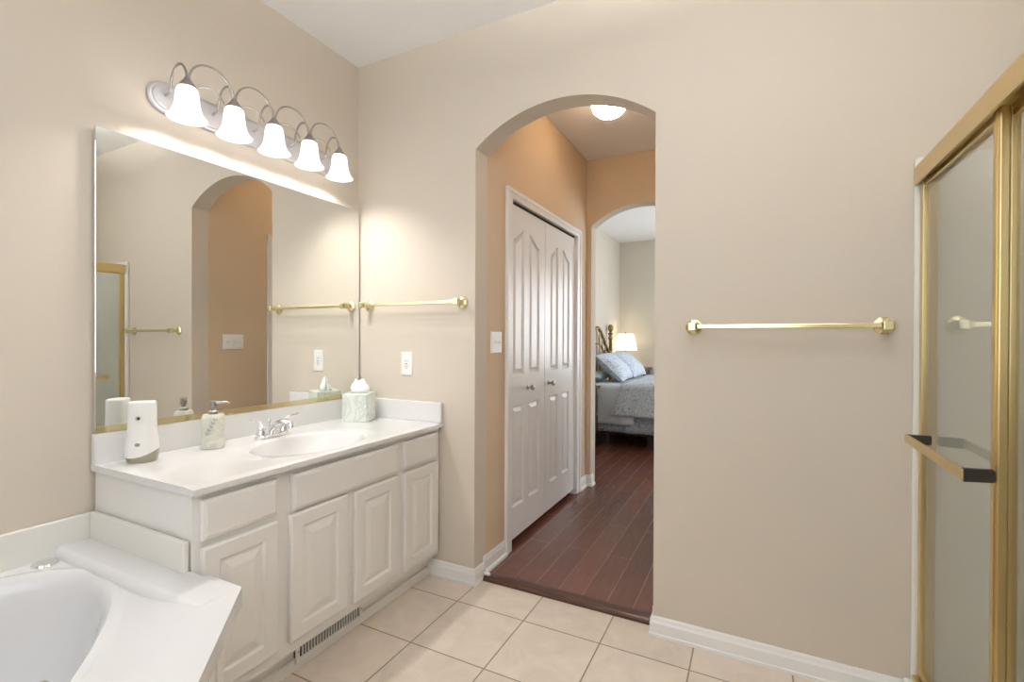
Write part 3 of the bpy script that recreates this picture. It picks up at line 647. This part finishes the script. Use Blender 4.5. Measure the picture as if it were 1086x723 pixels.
def disc(c, u, v, z, r, t, m, name, parent, k=1.0):
    bm = BM(); A = [bm.verts.new(local(c, u + r * math.cos(2 * PI * i / 20) * k, v, z + r * math.sin(2 * PI * i / 20))) for i in range(20)]
    B = [bm.verts.new(local(c, u + 0.85 * r * math.cos(2 * PI * i / 20) * k, v + t, z + 0.85 * r * math.sin(2 * PI * i / 20))) for i in range(20)]
    for i in range(20): bm.faces.new((A[i], A[(i + 1) % 20], B[(i + 1) % 20], B[i]))
    bm.faces.new(B); bm.faces.new(A); return link(name, bm, m, parent)
disc(c, -0.004, 0.0285, 0.152, 0.0085, 0.004, M['chrome'], 'nozzle', af)
disc(c, -0.002, 0.0322, 0.152, 0.004, 0.001, M['dark'], 'nozzle_hole', af)
disc(c, -0.004, 0.034, 0.062, 0.0065, 0.003, M['grey_plastic'], 'button', af, 1.3)

# soap dispenser: wavy onyx body, nickel pump
c = (-1.872, 1.135, ZC)
sd = thing('soap_dispenser', 'cream marble soap dispenser with nickel pump beside the sink', 'soap dispenser', c)
bm = BM(); secs = []
for k in range(15):
    t = k / 14; wv = 0.0022 * math.sin(t * 2 * PI * 1.4 + 0.8)
    e = -0.004 if k in (0, 14) else 0
    secs.append((0.0005 + 0.131 * t, 0.0375 + wv + e, 0.027 + wv * 0.6 + e))
sect_body(bm, c, secs, p=4)
bd = link('body', bm, M['soapmarble'], sd, smooth=30)
bm = BM()      # leaf sprig on the front face
def leaf(u, z, a, l):
    w = l * 0.2; P_ = [(0, 0), (0.35 * l, w), (0.7 * l, w * 0.8), (l, 0), (0.7 * l, -w * 0.8), (0.35 * l, -w)]
    A = [local(c, u + x * math.cos(a) - y * math.sin(a), 0.0300, z + x * math.sin(a) + y * math.cos(a)) for x, y in P_]; B = [local(c, u + x * math.cos(a) - y * math.sin(a), 0.0262, z + x * math.sin(a) + y * math.cos(a)) for x, y in P_]
    a_ = [bm.verts.new(p) for p in A]; b_ = [bm.verts.new(p) for p in B]; bm.faces.new(a_); bm.faces.new(b_)
    for i in range(6): bm.faces.new((a_[i], a_[(i + 1) % 6], b_[(i + 1) % 6], b_[i]))
tube(bm, [local(c, -0.018 + 0.03 * t, 0.0296, 0.055 + 0.06 * t) for t in (0, 0.25, 0.5, 0.75, 1)], 0.0007, 6)
for k in range(5):
    t = k / 4.5; leaf(-0.018 + 0.03 * t, 0.055 + 0.06 * t, math.radians(100), 0.014); leaf(-0.018 + 0.03 * t, 0.055 + 0.06 * t, math.radians(30), 0.014)
link('leaf_relief', bm, M['leaf'], bd)
bm = BM(); lathe(bm, c, [(0.0005, 0.1315), (0.0165, 0.1318), (0.0165, 0.142), (0.013, 0.146), (0.0085, 0.148), (0.0085, 0.158), (0.0125, 0.160), (0.0125, 0.181), (0.011, 0.1835), (0.0005, 0.184)], 22)
pm = link('pump', bm, M['nickel'], sd, smooth=30)
n0 = Vector((c[0] + 0.010, c[1] + 0.004, c[2] + 0.176)); d = Vector((0.70, 0.70, 0))
bm = BM(); tube(bm, [n0, n0 + d * 0.02, n0 + d * 0.036 + Vector((0, 0, 0.001)), n0 + d * 0.048 + Vector((0, 0, -0.003))], [0.0055, 0.005, 0.0045, 0.0035], 10)
link('nozzle', bm, M['nickel'], pm, smooth=True)

# tissue box
c = (-1.846, 1.877, ZC); th = math.radians(26)
tb = thing('tissue_box', 'pale green marble tissue box cover with a white tissue in the corner', 'tissue box', c)
bm = BM(); hw, hh = 0.068, 0.142
rot = lambda u, v, z: (c[0] + u * math.cos(th) - v * math.sin(th), c[1] + u * math.sin(th) + v * math.cos(th), c[2] + z)
def rings_box(bm, rl, oval):
    n = 40; last = None
    for (sz, z, rd) in rl:
        ring = []
        for k in range(n):
            a = 2 * PI * (k + 0.5) / n; ca, sa = math.cos(a), math.sin(a); p = rd
            r = (abs(ca) ** p + abs(sa) ** p) ** (-1 / p); ring.append(bm.verts.new(rot(sz * ca * r, sz * sa * r * (oval if p < 4 else 1), z)))
        if last:
            for k in range(n): bm.faces.new((last[k], last[(k + 1) % n], ring[(k + 1) % n], ring[k]))
        else: bm.faces.new(ring)
        last = ring
    bm.faces.new(last)
rings_box(bm, [(hw - 0.001, 0.0005, 40), (hw, 0.002, 40), (hw, hh - 0.002, 40), (hw - 0.002, hh, 40), (0.045, hh, 2), (0.043, hh - 0.004, 2), (0.043, hh - 0.02, 2)], 0.75)
link('box', bm, M['marble'], tb)
bm = BM(); n = 48; K = 10; rings = []
for j in range(K + 1):
    t = j / K; ring = []
    for k in range(n):
        a = 2 * PI * k / n
        r = (0.022 + 0.016 * math.sin(min(1, t * 1.25) * PI) * 0.9 + 0.012 * t) * (1 + 0.16 * math.sin(3 * a + 1 + 2 * t) + 0.07 * math.sin(7 * a + 3 * t)) * (1 - 0.45 * t ** 3)
        z = hh - 0.012 + 0.075 * t + 0.012 * t * math.sin(2 * a + 0.7)
        ring.append(bm.verts.new(rot(r * math.cos(a) * 1.1 + 0.005 * t, r * math.sin(a) * 0.6, z)))
    rings.append(ring)
for A, B in zip(rings, rings[1:]):
    for k in range(n): bm.faces.new((A[k], A[(k + 1) % n], B[(k + 1) % n], B[k]))
bm.faces.new(rings[-1])
link('tissue', bm, M['tissue'], tb, smooth=True)

# ------------------------------------------------------------------ bathtub
tubt = thing('bathtub', 'white corner bathtub with diagonal deck at the vanity end', 'bathtub', (-1.3, 0.1, 0))
ZR, ZL = 0.518, 0.545
DG = -0.405                                   # deck front edge: x + y = DG
polyT = [(-1.988, FRONT + 0.004), (0.385, FRONT + 0.004), (-1.222, 0.817), (-1.410, 0.817), (-1.410, 0.803), (-1.988, 0.803)]
cT = (-1.21, -0.02); s2 = math.sqrt(0.5)
def ellT(a, s):
    B, p = 0.365 * s, 2.45
    A = 0.945 * (1 - (1 - s) * 0.62)
    du = math.cos(a) * s2 - math.sin(a) * s2; dw = math.cos(a) * s2 + math.sin(a) * s2
    r = (abs(du / A) ** p + abs(dw / B) ** p) ** (-1 / p); return (r * math.cos(a), r * math.sin(a))
def zT(x, y):
    d = (DG - (x + y)) * s2; s = max(0, min(1, (0.30 - d) / 0.24)); s = s * s * (3 - 2 * s); return ZR + (ZL - ZR) * s
bm = BM()
o0 = holed_top(bm, polyT, cT, ellT, zT, [(0.985, 0.003), (0.965, 0.005), (0.945, 0.004), (0.93, -0.002), (0.912, -0.014), (0.897, -0.034), (0.878, -0.075), (0.83, -0.20), (0.73, -0.33), (0.62, -0.40), (0.40, -0.415), (0.15, -0.417)], nrad=12, n=200)
low = [bm.verts.new((v.co.x, v.co.y, ZR - 0.022)) for v in o0]
for k in range(len(o0)): bm.faces.new((o0[k], o0[(k + 1) % len(o0)], low[(k + 1) % len(o0)], low[k]))
link('tub_deck', bm, M['tub'], tubt, smooth=35)
bm = BM(); lip = [(0.694 + 0.022 * (1 - math.sin(k * PI / 2 / 8)), ZL + 0.0006 - 0.024 * (1 - math.cos(k * PI / 2 / 8))) for k in range(9)]
prism(bm, [(0.8025, ZR - 0.004), (0.8025, ZL + 0.0006)] + [(0.694 + 0.024 * (1 - math.sin(k * PI / 2 / 8)), ZL + 0.0006 - 0.026 * (1 - math.cos(k * PI / 2 / 8))) for k in range(9)] + [(0.690, ZR - 0.002), (0.690, ZR - 0.004)], -1.985, -1.225, 'yz')
link('ledge', bm, M['tub'], tubt, smooth=40)
link('wall_splash', box(BM(), (-1.990, FRONT + 0.004, ZR - 0.01), (-1.972, 0.797, 0.628), 0.004), M['splash'], tubt)
link('end_splash', box(BM(), (-1.972, 0.786, ZL - 0.004), (-1.436, 0.803, 0.632), 0.004), M['splash'], tubt)
bm = BM(); ap = [(-1.285, 0.793), (-1.262, 0.793), (0.33, -0.795), (0.30, -0.795)]
prism(bm, ap, 0.0, ZR - 0.024)
dirA = Vector((0.33 + 1.262, -0.795 - 0.793)).normalized(); nA = Vector((s2, s2))
for k in range(3):                           # raised access panels on the apron
    s0_, s1_ = 0.06 + 0.74 * k, 0.72 + 0.74 * k
    f = lambda u, v, n: (-1.262 + dirA.x * u + nA.x * (n - 0.001), 0.793 + dirA.y * u + nA.y * (n - 0.001), v)
    ring_panel(bm, f, rect_shape(s0_, 0.06, s1_, 0.44), [(0, 0), (0, 0.008), (0.03, 0.008), (0.036, 0.003), (0.05, 0.003)], back=True)
link('apron', bm, M['cab'], tubt)
link('end_apron', box(BM(), (-1.405, 0.790, 0.0), (-1.285, 0.803, ZR - 0.024)), M['cab'], tubt)
bm = BM(); lathe(bm, (-1.934, 0.662, ZR), [(0.0005, 0.010), (0.022, 0.009), (0.030, 0.006), (0.033, 0.0005)], 28)
link('air_control', bm, M['chrome'], tubt, smooth=True)['label'] = 'chrome round air control on the tub rim'
tf = thing('tub_faucet', 'chrome tub faucet handle on the tub deck at the picture edge', 'tub faucet', (-1.17, 0.40, 0.52))
bm = BM(); lathe(bm, (-1.172, 0.395, zT(-1.172, 0.395) + 0.0075), [(0.0005, 0.0), (0.017, 0.0), (0.017, 0.005), (0.009, 0.009), (0.008, 0.026), (0.012, 0.03), (0.013, 0.040), (0.009, 0.046), (0.0005, 0.048)], 24)
link('handle', bm, M['chrome'], tf, smooth=True)

# ------------------------------------------------------------------ shower
SX = 0.49
ss = thing('shower_surround', 'white fibreglass shower surround behind the gold framed doors', 'shower surround', (0.9, 1.4, 0))
bm = BM()
box(bm, (0.467, 1.988, 0.0), (0.500, 2.0155, 1.81), 0.008, 3)
link('wall_flange', bm, M['surround'], ss)
bm = BM()
box(bm, (0.500, 1.990, 0.09), (1.358, 2.0155, 1.81), 0.006); box(bm, (1.33, 0.88, 0.09), (1.358, 1.99, 1.81), 0.006); box(bm, (0.54, 0.852, 0.09), (1.358, 0.88, 1.81), 0.006)
link('wall_panels', bm, M['surround'], ss)
bm = BM(); box(bm, (0.44, 0.853, 0.0), (0.56, 1.987, 0.11), 0.012, 3); box(bm, (0.56, 0.88, 0.0), (1.33, 1.99, 0.06))
link('shower_pan', bm, M['surround'], ss)
sh = thing('shower_enclosure', 'gold framed sliding glass shower doors with a gold towel handle', 'shower door', (SX, 1.42, 0.11))
HT, HB = 1.782, 1.716
bm = BM(); pr = [(0.462, HB), (0.462, HT - 0.012), (0.466, HT - 0.004), (0.474, HT), (0.516, HT), (0.522, HT - 0.008), (0.522, HB), (0.516, HB), (0.516, HB + 0.03), (0.468, HB + 0.03), (0.468, HB)]
mpf = lambda a, b, y: (a, y, b)
prism(bm, pr, 0.853, 1.9875, 'xz')
link('header', bm, M['gold'], sh)
bm = BM(); box(bm, (0.480, 1.974, 0.113), (0.522, 1.9875, HB), 0.002); link('wall_jamb', bm, M['gold'], sh)
bm = BM(); box(bm, (0.495, 0.853, 0.113), (0.535, 0.870, HB), 0.002); link('wall_jamb', bm, M['gold'], sh)
bm = BM(); box(bm, (0.464, 0.871, 0.111), (0.522, 1.973, 0.130), 0.003); link('bottom_track', bm, M['gold'], sh)
def panel(y0, y1, x, handle):
    bm = BM(); z0, z1 = 0.135, HB + 0.012
    box(bm, (x - 0.009, y0, z0), (x + 0.009, y0 + 0.036, z1), 0.003); box(bm, (x - 0.009, y1 - 0.018, z0), (x + 0.009, y1, z1), 0.003)
    box(bm, (x - 0.008, y0 + 0.036, z0), (x + 0.008, y1 - 0.018, z0 + 0.03), 0.002); box(bm, (x - 0.006, y0 + 0.036, z1 - 0.022), (x + 0.006, y1 - 0.018, z1 - 0.006), 0.002)
    for yy in (y0 + 0.012,): box(bm, (x - 0.0115, yy - 0.003, z0 + 0.002), (x - 0.009, yy + 0.003, z1 - 0.002))
    p = link('sliding_panel', bm, M['gold'], sh)
    link('glass', box(BM(), (x - 0.002, y0 + 0.030, z0 + 0.02), (x + 0.002, y1 - 0.012, z1 - 0.010)), M['glass'], p)
    if handle:
        bm = BM(); zb = 0.912; xo = x - 0.066; pts = [(y0 + 0.018, 0), (y1 - 0.075, 0)]
        box(bm, (xo - 0.006, y0 - 0.008, zb - 0.013), (xo + 0.004, y1 - 0.11, zb + 0.013), 0.0035, 3)
        link('handle_bar', bm, M['gold'], p)
        for yy in (y0 + 0.006, y1 - 0.125):
            bm = BM(); prism(bm, [(xo - 0.001, yy - 0.016), (xo - 0.004, yy - 0.006), (xo - 0.001, yy + 0.004), (x - 0.0095, yy + 0.014), (x - 0.0095, yy + 0.001)], zb - 0.0145, zb + 0.0145, 'xy', bev=0.002)
            link('bracket', bm, M['bronze'], p)['label'] = 'dark bronze bracket'
    return p
panel(1.418, 1.972, 0.487, True)
panel(0.873, 1.452, 0.510, False)

# ------------------------------------------------------------------ hall ceiling light; added bathroom and shower fill lights
def flush_light(label, lx, ly, zc, power, col):
    hl = thing('ceiling_light', label, 'ceiling light', (lx, ly, zc))
    bm = BM(); lathe(bm, (lx, ly, zc), [(0.0005, -0.0005), (0.134, -0.0005), (0.134, -0.006), (0.124, -0.018), (0.110, -0.030), (0.100, -0.030), (0.0005, -0.024)], 36)
    link('pan', bm, M['nickel'], hl, smooth=30)
    bm = BM(); prof = [(0.1045, -0.022)] + [(0.104 * math.cos(k * PI / 2 / 9), -0.036 - 0.078 * math.sin(k * PI / 2 / 9)) for k in range(9)] + [(0.006, -0.114)]
    lathe(bm, (lx, ly, zc), prof, 36, cap=False); link('glass_dome', bm, M['dome'], hl, smooth=True)
    bm = BM(); lathe(bm, (lx, ly, zc), [(0.0005, -0.111), (0.012, -0.113), (0.012, -0.117), (0.006, -0.121), (0.007, -0.127), (0.0005, -0.132)], 16)
    link('finial', bm, M['nickel'], hl, smooth=True)
    d = bpy.data.lights.new('ceiling_bulb', 'POINT'); d.energy = power; d.color = col; d.shadow_soft_size = 0.03
    lo = bpy.data.objects.new('ceiling_bulb', d); C.objects.link(lo); lo.parent = hl; lo.location = Vector((0, 0, -0.072))
flush_light('round frosted glass flush light on the hall ceiling', -0.79, 2.85, HC, P_HALL, (1.0, 0.76, 0.52))
def added_bowl_uplight(label, lx, ly, zc, power, col):
    hl = thing('ceiling_light', label, 'ceiling light', (lx, ly, zc))
    bm = BM(); lathe(bm, (lx, ly, zc), [(0.0005, -0.0005), (0.065, -0.0005), (0.065, -0.012), (0.05, -0.022), (0.0005, -0.024)], 28)
    link('canopy', bm, M['nickel'], hl, smooth=30)
    bm = BM(); tube(bm, [(lx, ly, zc - 0.024), (lx, ly, zc - 0.395)], 0.007, 10)
    link('stem', bm, M['nickel'], hl, smooth=True)
    bm = BM(); lathe(bm, (lx, ly, zc), [(0.0005, -0.400), (0.05, -0.398), (0.11, -0.375), (0.155, -0.335), (0.175, -0.290), (0.171, -0.290), (0.150, -0.333), (0.106, -0.370), (0.05, -0.391), (0.0005, -0.3935)], 36, cap=False)
    link('bowl', bm, M['shade'], hl, smooth=True)
    for k in range(2):
        a = PI * k; d = bpy.data.lights.new('added_bowl_bulb', 'POINT'); d.energy = power / 2; d.color = col; d.shadow_soft_size = 0.03
        lo = bpy.data.objects.new('added_bowl_bulb', d); C.objects.link(lo); lo.parent = hl; lo.location = Vector((0.07 * math.cos(a), 0.07 * math.sin(a), -0.325))
added_bowl_uplight('added unseen frosted bowl uplight hanging from the bathroom ceiling above the viewer', 0.0, 0.70, CH, P_BATH_FILL, (0.98, 0.985, 1.0))  # added lamp, out of view; bounces fill light off the ceiling
flush_light('added unseen frosted glass flush light over the shower stall', 0.95, 1.35, CH, P_SHOWER_FILL, (1.0, 0.95, 0.90))  # added lamp, out of view; lifts the dark shower interior

# ------------------------------------------------------------------ bedroom
bed = thing('bed', 'brass headboard bed with dark side rail beyond the far arch', 'bed', (-1.0, 6.1, 0.02))
BN, BF = 5.30, 6.68                     # near and far sides
for y in (BN + 0.03, BF - 0.05):
    bm = BM(); lathe(bm, (-1.80, y, 0), [(0.0005, 0.021), (0.026, 0.021), (0.026, 0.10), (0.024, 0.12), (0.024, 1.20), (0.032, 1.215), (0.034, 1.235), (0.024, 1.25), (0.024, 1.27), (0.036, 1.285), (0.036, 1.295), (0.018, 1.305), (0.016, 1.315), (0.034, 1.335), (0.042, 1.365), (0.036, 1.395), (0.018, 1.415), (0.0005, 1.42)], 20)
    link('post', bm, M['antique'], bed, smooth=True)
bm = BM(); y0, y1 = BN + 0.05, BF - 0.07; ym = (y0 + y1) / 2
def hb(t, zl, zh):        # curve rising from each post to the middle
    s = 1 - abs(2 * t - 1); s = s * s * (3 - 2 * s); return zl + (zh - zl) * s
for zl, zh, r in ((1.03, 1.36, 0.022), (0.94, 1.16, 0.012), (0.70, 0.70, 0.016)):
    tube(bm, [(-1.80, y0 + (y1 - y0) * k / 36, hb(k / 36, zl, zh)) for k in range(37)], r, 10)
for k in range(1, 10):
    t = k / 10; tube(bm, [(-1.80, y0 + (y1 - y0) * t, 0.70), (-1.80, y0 + (y1 - y0) * t, hb(t, 1.03, 1.36))], 0.008, 8)
link('headboard', bm, M['antique'], bed, smooth=True)
bm = BM(); box(bm, (-1.76, BN + 0.05, 0.14), (0.32, BN + 0.09, 0.34), 0.006); box(bm, (-1.76, BF - 0.09, 0.14), (0.32, BF - 0.05, 0.34), 0.006); box(bm, (-1.05, BN + 0.12, 0.021), (-0.97, BN + 0.2, 0.14))
box(bm, (0.24, BN + 0.06, 0.021), (0.32, BF - 0.06, 0.34), 0.006)
link('bed_frame', bm, M['darkwood'], bed)
link('mattress', box(BM(), (-1.75, BN + 0.03, 0.345), (0.30, BF - 0.03, 0.665), 0.05, 4), M['sheet'], bed)
def drape(name, x0, x1, zt, zb, m, ny, amp, label, cat, slope=0.0, flank=True, ins=0.0, seed=1):
    """cloth lying on the mattress and hanging down both long sides"""
    rnd = random.Random(seed); ph = [rnd.random() * 6 for _ in range(4)]
    prof = []
    yn, yf = BN - ins, BF + ins
    K = 10
    for k in range(K + 1): prof.append((yn, zb + (zt - 0.05 - zb) * k / K, 1 - k / K))
    for k in range(1, 5): a = k / 5 * PI / 2; prof.append((yn + 0.05 * (1 - math.cos(a)), zt - 0.05 + 0.05 * math.sin(a), 0))
    for k in range(0, 13): prof.append((yn + 0.05 + (yf - yn - 0.10) * k / 12, zt, -1))
    for k in range(4, 0, -1): a = k / 5 * PI / 2; prof.append((yf - 0.05 * (1 - math.cos(a)), zt - 0.05 + 0.05 * math.sin(a), 0))
    for k in range(K, -1, -1): prof.append((yf, zb + (zt - 0.05 - zb) * k / K, -2 - (1 - k / K)))
    nx = ny; rings = []
    for i in range(nx + 1):
        t = i / nx; ring = []
        for y, z, h in prof:
            x = x0 + (x1 - x0) * t; yy, zz = y, z
            if h >= 0:
                yy -= amp * h * (math.sin(x * 21 + ph[0]) + 0.6 * math.sin(x * 37 + ph[1])) + 0.03 * h; x += slope * h * (1 - t)
            elif h <= -2:
                hh_ = -2 - h; yy += amp * hh_ * math.sin(x * 19 + ph[2]) + 0.02 * hh_
            else: zz += 0.006 * math.sin(x * 9 + 1.3) * math.sin(y * 8 + 0.4) + 0.004 * math.sin(x * 17 + y * 13)
            ring.append(bm_.verts.new((x, yy, zz)))
        rings.append(ring)
    for A, B in zip(rings, rings[1:]):
        for k in range(len(prof) - 1): bm_.faces.new((A[k], A[k + 1], B[k + 1], B[k]))
    o = link(name, bm_, m, smooth=60); so = o.modifiers.new('thickness', 'SOLIDIFY'); so.thickness = 0.010; so.offset = 1
    return tag(o, label, cat)
bm_ = BM(); drape('bed_quilt', -1.62, 0.33, 0.684, 0.185, M['quilt'], 60, 0.010, 'patterned slate quilt hanging lowest over the bed side', 'quilt', ins=0.015, seed=3)
bm_ = BM(); drape('bed_sheet', -1.60, -1.16, 0.700, 0.275, M['sheet'], 22, 0.006, 'plain pale turned down sheet nearest the pillows', 'sheet', slope=0.02, ins=0.058, seed=5)
bm_ = BM(); drape('comforter', -1.30, 0.345, 0.716, 0.375, M['comforter'], 60, 0.012, 'grey damask comforter spread over the bed', 'comforter', slope=-0.10, ins=0.102, seed=9)
def pillow(name, label, c, yaw, tilt, w, h, t, m, group=None):
    bm = BM(); n = 24; R = Matrix.Rotation(yaw, 4, 'Z') @ Matrix.Rotation(tilt, 4, 'Y')
    g = {}
    for s in (1, -1):
        for i in range(n + 1):
            for j in range(n + 1):
                u, v = 2 * i / n - 1, 2 * j / n - 1
                e = max(0, (1 - abs(u) ** 2.6)) ** 0.5 * max(0, (1 - abs(v) ** 2.6)) ** 0.5
                pin = 1 - 0.05 * (1 - abs(u) ** 2) * abs(v) - 0.05 * (1 - abs(v) ** 2) * abs(u)
                edge = i in (0, n) or j in (0, n)
                if edge and s == -1: g[s, i, j] = g[1, i, j]; continue
                th_ = t / 2 * e * (1 + 0.10 * math.sin(u * 7 + v * 5 + s))
                p = R @ Vector((s * th_, u * w / 2 * pin, v * h / 2 * pin)); g[s, i, j] = bm.verts.new(Vector(c) + p)
        for i in range(n):
            for j in range(n):
                q = (g[s, i, j], g[s, i + 1, j], g[s, i + 1, j + 1], g[s, i, j + 1])
                bm.faces.new(q)
    return tag(link(name, bm, m, smooth=True), label, 'pillow', group)
pillow('pillow', 'patterned blue pillow sham leaning on the near side of the bed', (-1.50, 5.72, 0.882), 0.06, math.radians(-48), 0.66, 0.44, 0.19, M['sham'], 'pillows on the bed')
pillow('pillow', 'patterned blue pillow sham on the far side toward the lamp', (-1.48, 6.34, 0.885), -0.05, math.radians(-48), 0.60, 0.44, 0.19, M['sham'], 'pillows on the bed')
pillow('pillow', 'plain aqua pillow tucked under the nearer patterned sham', (-1.672, 5.62, 0.772), 0.0, math.radians(-88), 0.5, 0.19, 0.10, M['bluecase'], 'pillows on the bed')

def nightstand(c, w, d, h, label):
    t = thing('nightstand', label, 'nightstand', c, 'dark nightstands beside the bed')
    x, y, z = c
    bm = BM(); box(bm, (x - d / 2, y - w / 2, z + 0.14), (x + d / 2, y + w / 2, z + h - 0.03), 0.004)
    link('body', bm, M['darkwood'], t)
    link('top', box(BM(), (x - d / 2 - 0.02, y - w / 2 - 0.025, z + h - 0.03), (x + d / 2 + 0.03, y + w / 2 + 0.025, z + h), 0.006), M['darkwood'], t)
    for sx in (-1, 1):
        for sy in (-1, 1):
            bm = BM(); lathe(bm, (x + sx * (d / 2 - 0.03), y + sy * (w / 2 - 0.03), z), [(0.0005, 0.001), (0.014, 0.001), (0.022, 0.07), (0.026, 0.139), (0.0005, 0.1395)], 12)
            link('leg', bm, M['darkwood'], t, smooth=True)
    for k in range(2):
        z0 = z + 0.17 + k * (h - 0.24) / 2; z1 = z0 + (h - 0.24) / 2 - 0.03
        bm = BM(); ring_panel(bm, lambda u, v, n: (x + d / 2 + n, u, v), rect_shape(y - w / 2 + 0.03, z0, y + w / 2 - 0.03, z1), [(0, 0.0005), (0, 0.012), (0.006, 0.016)], back=True)
        dw = link('drawer', bm, M['darkwood'], t)
        bm = BM(); lathe(bm, (x + d / 2 + 0.016, y, (z0 + z1) / 2), [(0.0005, 0.0), (0.006, 0.0), (0.006, 0.01), (0.015, 0.014), (0.013, 0.022), (0.0005, 0.024)], 12, 'x')
        link('knob', bm, M['antique'], dw, smooth=True)
    return t
nightstand((-1.60, 7.09, 0.02), 0.42, 0.44, 0.775, 'dark wood nightstand carrying the table lamp in the bedroom corner')
nightstand((-1.668, 4.925, 0.02), 0.44, 0.25, 0.68, 'dark wood nightstand at the near side of the bed by the arch')
tl = thing('table_lamp', 'table lamp with glowing cream shade on the corner nightstand', 'lamp', (-1.69, 7.06, 0.795))
lx, ly, lz = -1.69, 7.06, 0.7955
bm = BM(); lathe(bm, (lx, ly, lz), [(0.0005, 0), (0.062, 0.001), (0.062, 0.012), (0.045, 0.02), (0.052, 0.045), (0.078, 0.09), (0.088, 0.13), (0.080, 0.17), (0.055, 0.205), (0.030, 0.222), (0.030, 0.232), (0.010, 0.238), (0.010, 0.285), (0.0005, 0.286)], 30)
link('base', bm, M['lampbase'], tl, smooth=30)
bm = BM(); lathe(bm, (lx, ly, lz), [(0.168, 0.255), (0.110, 0.495), (0.107, 0.495), (0.165, 0.256)], 40, cap=False)
link('lamp_shade', bm, M['lampshade'], tl, smooth=True)
bm = BM(); lathe(bm, (lx, ly, lz), [(0.0005, 0.2865), (0.004, 0.287), (0.004, 0.50), (0.010, 0.505), (0.011, 0.515), (0.006, 0.525), (0.0005, 0.527)], 12)
for a in (0, 2 * PI / 3, 4 * PI / 3): tube(bm, [(lx, ly, lz + 0.492), (lx + 0.107 * math.cos(a), ly + 0.107 * math.sin(a), lz + 0.492)], 0.0015, 6)
link('finial', bm, M['antique'], tl, smooth=True)
d = bpy.data.lights.new('bedside_bulb', 'POINT'); d.energy = P_LAMP; d.color = (1.0, 0.88, 0.70); d.shadow_soft_size = 0.04
lo = bpy.data.objects.new('bedside_bulb', d); C.objects.link(lo); lo.parent = tl; lo.location = Vector((lx + 0.035, ly, lz + 0.39)) - tl.location
